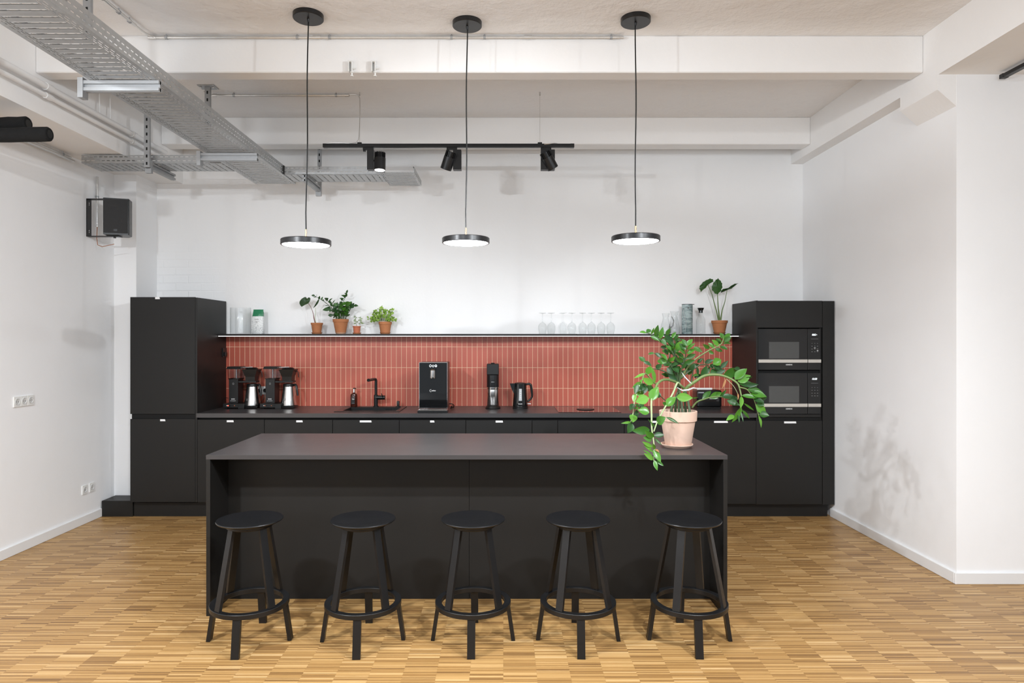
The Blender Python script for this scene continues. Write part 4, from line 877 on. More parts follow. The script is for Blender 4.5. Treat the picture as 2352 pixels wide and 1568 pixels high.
# toaster
Y = 6.30; zz = lambda p: Z(p, Y) - (Z(938.5, Y) - ZW)
tx0, tx1 = X(1601, Y), X(1658.5, Y)
t = thing('toaster', 'black two-slot toaster on the worktop behind the big plant', 'toaster', ((tx0 + tx1) / 2, Y + 0.08, ZW))
bd = MB().box(tx0, tx1, Y, Y + 0.17, ZW + 0.012, zz(896), 0.018, 4).build('body', 'gloss', t, True)
MB().box(tx0 + 0.006, tx1 - 0.006, Y + 0.006, Y + 0.164, ZW, ZW + 0.0125, 0.003).build('base', 'plastic', t)
text('PHILIPS', (X(1634, Y), Y - 0.0008, zz(915.5)), 0.034, 'letter', bd)
MB().box(tx1 - 0.002, tx1 + 0.018, Y + 0.07, Y + 0.10, zz(912), zz(907), 0.003).build('lever', 'plastic', t)
for k in (0, 1): MB().box(tx0 + 0.03, tx1 - 0.03, Y + 0.045 + 0.05 * k, Y + 0.065 + 0.05 * k, zz(896) - 0.0005, zz(896) + 0.0008).build('slot', 'lamedge', t)
MB().box(X(1604.5, Y), X(1640, Y), Y + 0.05, Y + 0.062, zz(896) + 0.001, zz(891.6), 0.003).build('bun_rack', 'white', t)

# ================================================================ on the shelf
ZS2 = ZS + 0.0002; YS = 6.44
t = thing('glass_vase', 'wide clear glass cylinder at the left end of the shelf', 'vase', (X(552.5, YS), YS, ZS2))
MB().lathe([(0.0, ZS2), (0.094, ZS2), (0.0955, ZS2 + 0.003), (0.0955, ZS2 + 0.255), (0.0925, ZS2 + 0.255), (0.0925, ZS2 + 0.008), (0, ZS2 + 0.008)], (X(552.5, YS), YS, 0), 64).build('glass_wall', 'glass', t, True)
# coffee bag
x = X(592.5, YS); t = thing('coffee_bag', 'speckled white coffee bag with folded green top beside the glass cylinder', 'bag', (x, YS, ZS2))
def bagpart(z0, z1, prof, mat, name):
    s = MB(); rows = []
    for k, (zf, hw, hd, sx) in enumerate(prof):
        z = z0 + (z1 - z0) * zf
        rows.append([s.bm.verts.new((x + sx + a * hw, YS + b_ * hd, z)) for a, b_ in ((-1, -0.6), (-0.5, -1), (0.5, -1), (1, -0.6), (1, 0.6), (0.5, 1), (-0.5, 1), (-1, 0.6))])
    s.bm.faces.new(rows[0]); s.bm.faces.new(rows[-1])
    for a, b_ in zip(rows, rows[1:]):
        for k in range(8): s.bm.faces.new((a[k], a[(k + 1) % 8], b_[(k + 1) % 8], b_[k]))
    return s.build(name, mat, t, True)
zg = Z(727.5, YS) + 0.005
bagpart(ZS2, zg, [(0, 0.052, 0.032, 0), (0.05, 0.055, 0.036, 0), (0.5, 0.055, 0.036, 0.001), (0.9, 0.053, 0.03, 0.002), (1, 0.051, 0.028, 0.002)], 'bag', 'bag_body')
bagpart(zg, Z(712, YS) + 0.006, [(0, 0.052, 0.0285, 0.002), (0.2, 0.049, 0.027, 0.004), (0.5, 0.049, 0.020, 0.006), (0.85, 0.046, 0.012, 0.005), (1, 0.048, 0.008, 0.006)], 'greenfoil', 'folded_top')
for hw_, p_ in ((0.022, 733), (0.014, 738.5), (0.010, 741)): MB().box(x - hw_, x + hw_, YS - 0.0378, YS - 0.0372, Z(p_, YS) - 0.002, Z(p_, YS) + 0.001).build('printed_line', 'dimletter', t)

def pot(px, r_top, py_top, r_bot, mat, label, sau, saumat, name='potted_plant', Yp=YS, zbase=None, pysau=None, rim=0.022):
    z0 = ZS2 if zbase is None else zbase; x = X(px, Yp); zt = z0 + (Z(py_top, Yp) - (Z(766, Yp) if zbase is None else Z(pysau, Yp)))
    t = thing(name, label, 'plant', (x, Yp, z0))
    MB().lathe([(0, z0), (sau * 0.80, z0), (sau * 0.84, z0 + 0.003), (sau, z0 + 0.016 * sau / 0.06), (sau * 0.95, z0 + 0.017 * sau / 0.06), (sau * 0.80, z0 + 0.006), (0, z0 + 0.006)], (x, Yp, 0), 40).build('saucer', saumat, t, True)
    zb = z0 + 0.0062; h = zt - zb; rr = r_top
    MB().lathe([(0, zb), (r_bot, zb), (rr * 0.905, zt - rim - 0.001), (rr * 0.985, zt - rim), (rr, zt), (rr * 0.90, zt), (rr * 0.86, zt - 0.014), (0, zt - 0.014)], (x, Yp, 0), 44).build('pot', mat, t, True)
    MB().lathe([(0, zt - 0.0135), (rr * 0.86, zt - 0.0135), (rr * 0.5, zt - 0.009), (0, zt - 0.007)], (x, Yp, 0), 28).build('soil', 'soil', t, True)
    return t, x, zt
def frond(t, pts, r, leaves, smat='stem', lmat='leaf', name='stem'):
    st = MB().tube(pts, r, 8).build(name, smat, t, True)
    if leaves:
        s = MB()
        for (b_, tp, w_, nr) in leaves: s.leaf(b_, tp, w_, nr)
        s.build('leaves', lmat, st, True)
    return st
rnd = random.Random(3)
def jn(a=0.5): return (rnd.uniform(-a, a), -1, rnd.uniform(-a, a))
# 1 heart-leaf plant: P zoom coords (scale 9.408, origin 680,655)
def Q(u, v, Y=YS): return P(680 + u / 9.408, 655 + v / 9.408, Y)
t, x, zt = pot(727.8, 0.058, 740.5, 0.040, 'terra', 'small plant with one dark heart-shaped leaf on a red stem, shelf, terracotta pot', 0.053, 'terra', rim=0.018)
st = frond(t, [(x - 0.015, YS, zt - 0.01), Q(385, 700), Q(375, 620), Q(345, 530), Q(300, 440), Q(265, 390, YS - 0.02)], [0.005, 0.0045, 0.003, 0.0025, 0.002, 0.0018], [], 'stemred')
s = MB()  # heart-shaped blade
out = [(265, 390), (300, 340), (312, 290), (295, 262), (262, 264), (235, 290), (215, 252), (180, 255), (120, 290), (78, 345), (72, 385), (90, 430), (120, 465), (190, 425)]
ctr = s.bm.verts.new(Q(190, 350, YS - 0.035)); vs = [s.bm.verts.new(Q(u, v, YS - 0.02 - 0.01 * math.sin(i))) for i, (u, v) in enumerate(out)]
for i in range(len(vs)): s.bm.faces.new((ctr, vs[i], vs[(i + 1) % len(vs)]))
bmesh.ops.subdivide_edges(s.bm, edges=s.bm.edges, cuts=1, use_grid_fill=True, smooth=0.1); s.build('heart_leaf', 'leafheart', st, True)
frond(t, [(x - 0.008, YS, zt - 0.01), Q(410, 700), Q(420, 560), Q(425, 480)], [0.003, 0.0025, 0.002, 0.0015], [(Q(500, 280, YS - 0.03), Q(365, 498, YS - 0.01), 0.022, (1, -0.6, 0.2))], 'stempale', 'leafheart')
# 2 zz plant on the shelf
t, x, zt = pot(782.5, 0.0765, 732, 0.048, 'terra', 'bushy dark green plant, largest on the shelf, terracotta pot with pale saucer', 0.052, 'terrapale', rim=0.028)
def fr(pl, lv, w=0.019, lm='leafdark', sm='stemdark', dy=0.0, r0=0.004):
    pts = [Q(u, v, YS + dy * i / (len(pl) - 1)) for i, (u, v) in enumerate(pl)]
    ls = [(Q(a, b_, YS + dy + rnd.uniform(-0.01, 0.01)), Q(c, d, YS + dy + rnd.uniform(-0.05, 0.02)), w * k, jn(0.7)) for a, b_, c, d, k in lv]
    frond(t, pts, [r0 * (1 - 0.6 * i / (len(pts) - 1)) for i in range(len(pts))], ls, sm, lm)
fr([(960, 730), (850, 600), (760, 480), (620, 360), (520, 290), (450, 255), (400, 225)], [(410, 222, 330, 220, 1.1), (440, 255, 455, 205, .9), (440, 245, 370, 258, .5), (490, 300, 515, 225, 1), (545, 320, 580, 245, .8), (560, 320, 610, 335, 1), (630, 310, 700, 275, 2.0), (690, 340, 780, 405, 1.3), (710, 350, 790, 275, .8), (720, 430, 610, 425, .8), (740, 390, 810, 460, 1.4), (780, 400, 850, 310, .5), (820, 500, 835, 370, 1.2), (850, 490, 905, 365, 1.1), (770, 500, 570, 535, 1.9), (740, 480, 660, 480, 1), (760, 520, 720, 575, 1.4)], dy=-0.03)
fr([(1000, 730), (1010, 500), (1020, 350), (1070, 250), (1110, 110)], [(1085, 180, 1118, 95, 1), (1100, 170, 1040, 175, .7), (1080, 230, 970, 215, 1), (1060, 280, 1040, 200, 1.2), (1070, 250, 1100, 160, 1.2), (1040, 290, 935, 275, .9), (1020, 330, 965, 305, 1), (1010, 370, 930, 360, .9), (985, 440, 940, 370, 1.5)])
fr([(1060, 730), (1120, 610), (1180, 510), (1230, 440)], [(1230, 440, 1260, 385, 1.5), (1250, 435, 1350, 445, 1.3), (1190, 500, 1130, 480, 1.5), (1180, 490, 1250, 400, 2), (1150, 550, 1090, 500, 1.5), (1160, 470, 1205, 345, 2.2)], dy=-0.04)
fr([(1030, 730), (1050, 560), (1080, 420), (1130, 350)], [(1080, 430, 1135, 345, 2.2), (1070, 450, 1200, 350, 2), (1040, 430, 1050, 350, 1.8), (1010, 440, 960, 400, 2), (1060, 530, 1000, 480, 2), (1070, 560, 1120, 520, 1.8), (1030, 520, 890, 500, 1.7), (1040, 620, 990, 570, 2), (1060, 640, 1080, 570, 2), (1090, 620, 1130, 560, 1.8)], dy=-0.05, lm='leaf')
fr([(980, 730), (930, 620), (880, 560), (840, 520)], [(900, 580, 840, 550, 2), (920, 600, 960, 560, 1.6), (940, 640, 900, 600, 2), (860, 560, 800, 480, 2), (960, 560, 850, 540, 1.5), (900, 480, 830, 450, 1.4)], dy=-0.02)
fr([(940, 735), (880, 690), (820, 655), (760, 645)], [(800, 650, 690, 645, 1.6), (850, 650, 780, 625, 1), (840, 690, 810, 670, 1.5), (870, 670, 820, 620, 1.5), (900, 700, 860, 720, 2.0), (910, 690, 960, 700, 1.8), (860, 600, 830, 650, 1.2)], dy=-0.05)
for k in range(5):
    u0 = 860 + 50 * k; lv = []
    for _ in range(7):
        u, v = rnd.uniform(u0 - 40, u0 + 60), rnd.uniform(440, 690); an = rnd.uniform(0.2, 2.9); l_ = rnd.uniform(90, 150)
        lv.append((u, v, u + l_ * math.cos(an), v - l_ * math.sin(an) * 0.8, rnd.uniform(1.1, 1.7)))
    fr([(u0 + 20, 735), (u0 + 10, 600), (u0, 480)], lv, lm=('leafdark', 'leaf')[k % 2], dy=rnd.uniform(-0.04, 0.04))
# 3 tiny plant
t, x, zt = pot(819.5, 0.0395, 747.8, 0.030, 'terrared', 'tiny pale green seedling plant in the smallest pot on the shelf', 0.043, 'terra', rim=0.009)
for pl, lv in (([(1310, 880), (1290, 770), (1280, 690)], [(1280, 690, 1230, 690, 1), (1285, 680, 1250, 660, 1), (1285, 690, 1330, 700, 1), (1290, 730, 1240, 780, 1), (1300, 760, 1250, 790, 1.2), (1290, 720, 1275, 740, 1), (1300, 810, 1240, 835, .9), (1300, 790, 1350, 780, 1)]),
               ([(1380, 880), (1385, 780), (1370, 700)], [(1370, 700, 1340, 690, 1), (1370, 700, 1410, 690, 1), (1380, 720, 1450, 725, 1), (1375, 740, 1340, 760, 1), (1385, 780, 1430, 760, 1), (1385, 800, 1475, 820, 1.5), (1380, 820, 1340, 830, 1), (1375, 740, 1420, 750, 1)])):
    fr(pl, lv, 0.012, 'leafsage', 'stem', -0.01, 0.0018)
# 4 lime fern-like plant
t, x, zt = pot(884.7, 0.064, 738, 0.045, 'terra', 'lime green bushy plant in a terracotta pot, rightmost of the four on the left', 0.053, 'terra', rim=0.026)
for k in range(30):
    a = R(198 - 216 * (k + 0.5) / 30 * 1.0); rx = rnd.uniform(0.55, 1.0); dy = rnd.uniform(-0.07, 0.05)
    tipx = 1870 + 330 * math.cos(a) * rx; tipy = 700 - 255 * max(-0.1, math.sin(a)) * rnd.uniform(0.55, 1.0) + (30 if abs(math.cos(a)) > 0.9 else 0)
    b0 = (1860 + 90 * math.cos(a) * rx, 765); pl = [b0, (b0[0] + (tipx - b0[0]) * 0.45, b0[1] + (tipy - b0[1]) * 0.65), (tipx, tipy)]
    lv = []
    for j in range(6):
        u = 0.3 + 0.13 * j; cx_ = b0[0] + (tipx - b0[0]) * u; cy_ = b0[1] + (tipy - b0[1]) * min(1, u * 1.2)
        an = rnd.uniform(0, 6.28); l_ = rnd.uniform(35, 70)
        lv.append((cx_, cy_, cx_ + l_ * math.cos(an), cy_ - l_ * 0.8 * math.sin(an), rnd.uniform(0.7, 1.3)))
    fr(pl, lv, 0.021, 'leaflime', 'stem', dy, 0.002)

# wine glasses upside down: two rows of eight
def wine(x, y, label):
    t = thing('wine_glass', label, 'glass', (x, y, ZS2), 'upturned wine glasses on the shelf')
    z = ZS2
    MB().lathe([(0.030, z), (0.036, z + 0.03), (0.0395, z + 0.055), (0.038, z + 0.078), (0.028, z + 0.098), (0.010, z + 0.112), (0.004, z + 0.118)], (x, y, 0), 32).build('bowl', 'glass', t, True)
    MB().lathe([(0.0, z + 0.113), (0.005, z + 0.117), (0.0036, z + 0.128), (0.0036, z + 0.185), (0.006, z + 0.196), (0, z + 0.197)], (x, y, 0), 16).build('glass_stem', 'glass', t, True)
    MB().lathe([(0.006, z + 0.1975), (0.034, z + 0.202), (0.0345, z + 0.2035), (0, z + 0.2015)], (x, y, 0), 32).build('foot', 'glass', t, True)
    return t
ords = ['first', 'second', 'third', 'fourth', 'fifth', 'sixth', 'seventh', 'eighth']
w0 = None
for r_, (yy, off) in enumerate(((6.395, 0.0), (6.485, 0.0))):
    for k, px in enumerate((1245.5, 1266.8, 1290.3, 1314, 1337.8, 1359, 1380.5, 1403)):
        lb = 'clear wine glass upside down on the shelf, %s from the left in the %s row' % (ords[k], ('front', 'back')[r_])
        x = X(px, yy) + (0.004 if r_ else 0) * (-1 if k % 2 else 1) + (0.018 if (r_ == 0 and k == 2) else 0)
        if w0 is None: w0 = wine(x, yy, lb)
        else: dup(w0, (x - w0.location.x, yy - w0.location.y, 0), lb)

# clear jugs, grey jug, carafe
def clearjug(px, Y, s_, label):
    x = X(px, Y); z = ZS2; t = thing('glass_jug', label, 'jug', (x, Y, z), 'clear glass jugs')
    MB().lathe([(0, z), (0.046 * s_, z), (0.050 * s_, z + 0.02), (0.046 * s_, z + 0.07), (0.028 * s_, z + 0.135 * s_), (0.026 * s_, z + 0.16 * s_), (0.036 * s_, z + 0.20 * s_), (0.034 * s_, z + 0.20 * s_), (0.024 * s_, z + 0.16 * s_), (0.044 * s_, z + 0.07), (0.047 * s_, z + 0.02), (0.043 * s_, z + 0.005), (0, z + 0.006)], (x, Y, 0), 36).build('body', 'glass', t, True)
    MB().tube([(x + 0.027 * s_, Y, z + 0.17 * s_), (x + 0.06 * s_, Y, z + 0.165 * s_), (x + 0.078 * s_, Y, z + 0.13 * s_), (x + 0.07 * s_, Y, z + 0.08), (x + 0.047 * s_, Y, z + 0.06)], 0.005, 10).build('handle', 'glass', t, True)
clearjug(1529, 6.43, 1.0, 'clear glass jug on the shelf, left of the other glass jug'); clearjug(1549, 6.49, 1.12, 'taller clear glass jug right beside the grey-green jug')
Y = 6.43; x = X(1578.5, Y); t = thing('vacuum_jug', 'tall grey-green marbled cylindrical jug on the shelf', 'jug', (x, Y, ZS2)); z = ZS2; zt = Z(699.5, Y) + 0.003
MB().lathe([(0, z), (0.050, z), (0.0515, z + 0.002), (0.0515, zt - 0.003), (0, zt - 0.003)], (x, Y, 0), 48).build('body', 'jug', t, True)
s = MB(); s.lathe([(0, zt - 0.0028), (0.0525, zt - 0.0028), (0.0525, zt + 0.002), (0, zt + 0.002)], (x, Y, 0), 48); s.box(x + 0.04, x + 0.066, Y - 0.012, Y + 0.012, zt - 0.0026, zt + 0.0025, 0.001, 1); s.build('lid', 'plastic', t, True)
s = MB(); s.lathe([(0, 0), (0.0075, 0), (0.0075, 0.003), (0, 0.003)], (x - 0.005, Y - 0.0505, Z(707.3, Y)), 16, Matrix.Rotation(R(90), 3, 'X')); s.build('button', 'ink', t)
MB().tube([P(1571.5, 709, Y - 0.052), P(1569, 716, Y - 0.053), P(1572, 726, Y - 0.054), P(1576, 738, Y - 0.054), P(1575, 752, Y - 0.054), P(1574, 762, Y - 0.054)], 0.0015, 6).build('string', 'tie', t, True)
Y = 6.44; x = X(1609.5, Y); t = thing('carafe', 'clear glass carafe with black funnel stopper on the shelf', 'carafe', (x, Y, ZS2))
MB().lathe([(0, z), (0.042, z), (0.044, z + 0.003), (0.044, z + 0.135), (0.040, z + 0.15), (0.024, z + 0.175), (0.021, z + 0.20), (0.0225, z + 0.228), (0.020, z + 0.228), (0.019, z + 0.20), (0.022, z + 0.175), (0.041, z + 0.135), (0.041, z + 0.008), (0, z + 0.008)], (x, Y, 0), 44).build('body', 'glass', t, True)
MB().lathe([(0, z + 0.205), (0.0185, z + 0.205), (0.0185, z + 0.2285), (0.024, z + 0.2288), (0.028, z + 0.245), (0.034, z + 0.253), (0.032, z + 0.2535), (0.018, z + 0.24), (0, z + 0.24)], (x, Y, 0), 32).build('stopper', 'gloss', t, True)
# alocasia
t, x, zt = pot(1652.5, 0.078, 735.3, 0.050, 'terra', 'plant with three big serrated leaves on long stalks at the right end of the shelf', 0.060, 'terra', rim=0.024)
def W(u, v, Y=YS): return P(1400 + u * 0.30612, 620 + v * 0.30612, Y)
for pl, dy in (([(818, 375), (800, 300), (768, 180), (738, 110)], -0.03), ([(826, 375), (816, 290), (810, 185)], -0.05), ([(834, 375), (845, 300), (865, 240), (882, 150)], -0.02)):
    pts = [W(u, v, YS + dy * i / (len(pl) - 1)) for i, (u, v) in enumerate(pl)]
    st = MB().tube(pts, [0.008, 0.0055, 0.0035, 0.0028][:len(pl)], 10).build('stem', 'stem', t, True)
    s = MB()
    if dy == -0.03: out = [(738, 110), (782, 85), (778, 68), (755, 62), (725, 75), (700, 90), (675, 120), (672, 140), (685, 166), (700, 150), (722, 135)]
    elif dy == -0.05: out = [(810, 185), (835, 160), (848, 130), (846, 100), (835, 80), (815, 60), (798, 72), (778, 95), (766, 125), (768, 150), (790, 178)]
    else: out = [(882, 150), (860, 162), (832, 172), (835, 155), (850, 142), (890, 135), (915, 115), (940, 102), (968, 98), (950, 112), (915, 140)]
    cu = sum(a for a, b_ in out) / len(out), sum(b_ for a, b_ in out) / len(out)
    c = s.bm.verts.new(W(*cu, YS + dy - 0.02)); vs = []
    for i, (u, v) in enumerate(out):
        vs.append(s.bm.verts.new(W(u, v, YS + dy + (0.04 if dy == -0.02 else 0.01) * math.sin(i * 0.9))))
        u2, v2 = out[(i + 1) % len(out)]; mu, mv = (u + u2) / 2, (v + v2) / 2
        vs.append(s.bm.verts.new(W(cu[0] + (mu - cu[0]) * 0.93, cu[1] + (mv - cu[1]) * 0.93, YS + dy)))
    for i in range(len(vs)): s.bm.faces.new((c, vs[i], vs[(i + 1) % len(vs)]))
    s.build('serrated_leaf', 'leafdark', st, True)

# ================================================================ big plant on the island
YP = 4.12; zi = IZ + 0.0002
x = X(1554.5, YP)
t = thing('potted_plant', 'large glossy green plant with hanging fronds, pale pink pot, standing on the island', 'plant', (x, YP, zi))
MB().lathe([(0, zi), (0.078, zi), (0.085, zi + 0.006), (0.098, zi + 0.016), (0.0985, zi + 0.021), (0.094, zi + 0.021), (0.082, zi + 0.010), (0, zi + 0.010)], (x, YP, 0), 56).build('saucer', 'potpink', t, True)
xp = X(1557.5, YP); zb, ztp = zi + 0.0102, Z(942.5, YP)
MB().lathe([(0, zb), (0.077, zb), (0.079, zb + 0.003), (0.104, ztp - 0.062), (0.1125, ztp - 0.060), (0.1155, ztp - 0.002), (0.113, ztp), (0.104, ztp), (0.100, ztp - 0.03), (0, ztp - 0.03)], (xp, YP, 0), 64).build('pot', 'potpink', t, True)
MB().lathe([(0, ztp - 0.0295), (0.100, ztp - 0.0295), (0.06, ztp - 0.02), (0, ztp - 0.016)], (xp, YP, 0), 32).build('soil', 'soil', t, True)
ZF = {'A': (1420, 730, 8.71), 'B': (1580, 740, 6.03), 'C': (1420, 890, 7.84)}
rnd = random.Random(11)
def G(f, u, v, Y): ox, oy, s_ = ZF[f]; return P(ox + u / s_, oy + v / s_, Y)
def big(f, stem, rr, leaves, smat='stem', lmat='leaf', y0=YP, y1=YP, ysl=0.03):
    n = len(stem); st_pts = []
    for i, q in enumerate(stem):
        ff, u, v = (f, *q) if len(q) == 2 else q
        st_pts.append(G(ff, u, v, y0 + (y1 - y0) * i / max(1, n - 1)))
    # round the polyline off
    pts, rs = [], []
    for i in range(n - 1):
        p0, p1, p2, p3 = (st_pts[max(0, i - 1)], st_pts[i], st_pts[i + 1], st_pts[min(n - 1, i + 2)])
        for k in range(4):
            u = k / 4; pts.append(0.5 * ((2 * p1) + (p2 - p0) * u + (2 * p0 - 5 * p1 + 4 * p2 - p3) * u * u + (3 * p1 - p0 - 3 * p2 + p3) * u ** 3))
            rs.append((rr[0] + (rr[1] - rr[0]) * (i + u) / (n - 1)))
    pts.append(st_pts[-1]); rs.append(rr[1])
    st = MB().tube(pts, rs, 10).build('stem', smat, t, True)
    groups = {}
    for L in leaves:
        bx, by, tx, ty, w_ = L[:5]; lm = L[5] if len(L) > 5 else lmat
        sc_ = ZF[f][2]
        best = min(pts, key=lambda p: (p - G(f, bx, by, p.y)).length)
        yb = best.y; yt = yb + rnd.uniform(-0.045, ysl)
        s = groups.setdefault(lm, MB())
        nz = rnd.uniform(-0.55, 0.55); nx_ = rnd.uniform(-0.5, 0.5)
        s.leaf(G(f, bx, by, yb), G(f, tx, ty, yt), w_ / sc_ * yb / F * 1.0, (nx_, -1, nz + 0.25), 0.34, rnd.uniform(0.02, 0.12), 8)
    for lm, s in groups.items(): s.build('leaves', lm, st, True)
    return st
Yc1 = 3.80
# upright stems from the pot
for (u0, u1, v1) in ((960, 1130, -60), (1030, 1080, 60), (1090, 1110, -20), (1150, 1100, 30), (1210, 1180, 20), (1280, 1200, 20)):
    big('C', [(u0 + 10, 478), (u0, 380), ((u0 * 0.6 + u1 * 0.4), 200), (u1, v1)], (0.0095, 0.0065), [], 'stemdark', y0=YP + rnd.uniform(-0.05, 0.05), y1=YP + rnd.uniform(-0.02, 0.02))
big('A', [(1180, 1400), (1190, 1150), (1110, 740), (960, 550), (830, 430), (640, 320), (525, 295)], (0.008, 0.002), [
    (560, 290, 420, 285, 62, 'leaf_lit_young'), (560, 295, 655, 235, 90), (660, 325, 718, 190, 50), (750, 370, 800, 135, 100), (830, 425, 895, 175, 100), (640, 365, 830, 460, 75), (780, 440, 950, 550, 75), (870, 420, 960, 545, 90), (700, 340, 830, 420, 70),
    (1000, 560, 1110, 745, 110), (950, 540, 900, 400, 70), (960, 550, 1060, 660, 90), (1060, 650, 1120, 560, 80)], 'stemdark', 'leaf', YP, YP - 0.06)
big('A', [(1200, 1300), (1160, 900), (1130, 690), (1110, 520), (1095, 440)], (0.006, 0.002), [
    (960, 350, 1045, 200, 80), (1060, 400, 1155, 280, 80), (1110, 440, 1230, 325, 62), (1130, 600, 1200, 380, 34, 'leafdark'), (1145, 600, 1230, 390, 28, 'leafdark'), (1100, 470, 900, 340, 105, 'leafdark'), (1110, 560, 940, 440, 110, 'leafdark'), (1080, 480, 980, 350, 90), (1150, 640, 1290, 450, 110, 'leaf_lit_young'), (1120, 600, 980, 480, 90), (1140, 720, 1230, 560, 80)], 'stemdark', 'leaf', YP, YP + 0.02)
big('A', [(1200, 1500), (1250, 1080), (1310, 900), (1350, 720), (1375, 560)], (0.007, 0.002), [
    (1370, 560, 1270, 420, 90), (1375, 560, 1490, 420, 95), (1350, 635, 1220, 510, 110), (1380, 635, 1540, 505, 85), (1340, 715, 1185, 600, 110), (1370, 715, 1560, 615, 90), (1315, 805, 1135, 690, 110), (1350, 810, 1555, 725, 100), (1300, 880, 1140, 780, 92), (1320, 905, 1530, 840, 100), (1280, 960, 1160, 810, 90, 'leafdark'), (1270, 1010, 1370, 900, 70, 'leafdark')], 'stemdark', 'leaf', YP, YP - 0.12)
big('A', [(1200, 1350), (1120, 1080), (980, 870), (850, 790), (720, 705)], (0.006, 0.002), [
    (720, 705, 590, 728, 62), (740, 700, 870, 800, 80, 'leafdark'), (840, 770, 830, 700, 40), (900, 800, 920, 725, 60), (850, 720, 985, 850, 90), (780, 850, 890, 930, 90), (800, 845, 975, 880, 130), (1010, 860, 1140, 770, 90, 'leaf_lit_young'), (900, 930, 1085, 900, 100), (1000, 880, 1030, 785, 44), (1090, 940, 1200, 920, 90, 'leafdark'), (1170, 970, 1240, 1040, 80), (980, 990, 1100, 1130, 110, 'leafdark'), (1090, 990, 1180, 1090, 110, 'leafdark'), (1060, 900, 900, 960, 80), (1120, 1000, 1210, 1100, 90, 'leafdark')], 'stemdark', 'leaf', YP, YP - 0.08)
big('A', [(1200, 1350), (1180, 1250), (990, 1110), (850, 1040), (700, 1020)], (0.007, 0.0025), [
    (540, 870, 410, 775, 90), (505, 870, 672, 965, 84, 'leafdark'), (760, 1030, 870, 920, 110, 'leafdark'), (1000, 1130, 1180, 1245, 110, 'leafdark'), (1060, 1210, 1170, 1290, 80)], 'stemdark', 'leaf', YP, YP - 0.03)
for f_, (ua, ub), (va, vb), n_ in (('A', (960, 1300), (820, 1180), 30), ('A', (940, 1160), (420, 760), 12), ('B', (-40, 180), (560, 780), 10)):
    lv = []
    for _ in range(n_):
        u, v = rnd.uniform(ua, ub), rnd.uniform(va, vb); an = rnd.uniform(0, 6.28); k_ = ZF[f_][2] / 8.71; l_ = rnd.uniform(110, 170) * k_
        lv.append((u, v, u + l_ * math.cos(an), v - l_ * abs(math.sin(an)) * 0.9, rnd.uniform(60, 95) * k_, rnd.choice(('leafdark', 'leafdark', 'leaf'))))
    cu_, cv_ = (ua + ub) / 2, (va + vb) / 2
    big(f_, [(cu_ - 30, vb + 90), (cu_, cv_), (cu_ + 20, va)], (0.005, 0.002), lv, 'stemdark', 'leafdark', YP + 0.03, YP + 0.04)
# left arch, then the two hanging stems
big('A', [(1330, 1420), (1180, 1300), (1060, 1250), (950, 1232), (850, 1258), (780, 1330), (735, 1440), (702, 1560)], (0.0085, 0.0065), [
    (725, 1310, 650, 960, 110, 'leaf_lit_young'), (700, 1315, 478, 1200, 135, 'leaf_lit_young')], 'stem', 'leaf', YP, Yc1)
big('A', [(850, 1258), (740, 1310), (620, 1180), (540, 1110), (480, 1230), (440, 1500)], (0.005, 0.003), [
    (650, 965, 560, 1140, 125, 'leaf_lit_young'), (545, 1108, 310, 1205, 58, 'leaf_lit_young'), (490, 1300, 280, 1395, 112, 'leaf_lit_young'), (560, 1330, 400, 1460, 130, 'leafdark'), (600, 1320, 650, 1490, 130, 'leafdark'), (500, 1350, 520, 1520, 150, 'leafdark'), (470, 1290, 430, 1230, 50, 'leaf_lit_young')], 'stem', 'leaf', YP - 0.12, 3.88)
big('C', [('A', 702, 1555), (598, 250), (600, 500), (605, 750), (635, 950), (655, 1130), (640, 1300), (690, 1400)], (0.0065, 0.0018), [
    (582, 235, 720, -20, 175, 'leaf_lit_young'), (550, 180, 310, 260, 175, 'leaf_lit_young'), (560, 450, 350, 400, 155, 'leaf_lit_young'), (570, 760, 245, 775, 150), (640, 900, 480, 770, 115), (640, 860, 830, 850, 105, 'leafdark'), (655, 910, 790, 1032, 40), (600, 940, 448, 900, 120), (620, 1070, 430, 970, 66, 'leaf_lit_young'), (625, 1160, 450, 1020, 64, 'leaf_lit_young'), (635, 1295, 458, 1180, 86, 'leaf_lit_young'),
    (600, 1220, 445, 1125, 38, 'leaf_lit_young'), (630, 1120, 768, 1350, 112, 'leaf_lit_young'), (655, 1110, 618, 1000, 62, 'leaf_lit_young'), (690, 1310, 820, 1410, 58), (650, 1300, 705, 1495, 74, 'leaf_lit_young'), (700, 1190, 750, 1320, 60), (660, 1110, 740, 1165, 44, 'dry'), (655, 705, 590, 620, 38), (600, 640, 535, 570, 26)], 'stempale', 'leaf', Yc1, 3.745, 0.01)
big('C', [('A', 1240, 1340), ('A', 1180, 1300), (985, 100), (850, 340), (760, 500), (700, 620), (640, 790)], (0.0065, 0.0035), [
    (862, 335, 1040, 165, 150, 'leaf_lit_young'), (1045, 165, 1345, 188, 155, 'leaf_lit_young'), (855, 310, 795, 265, 66), (700, 640, 860, 530, 160), (860, 530, 1095, 650, 56), (1335, 185, 1440, 175, 24)], 'stempale', 'leaf', YP - 0.04, 3.79, 0.0)
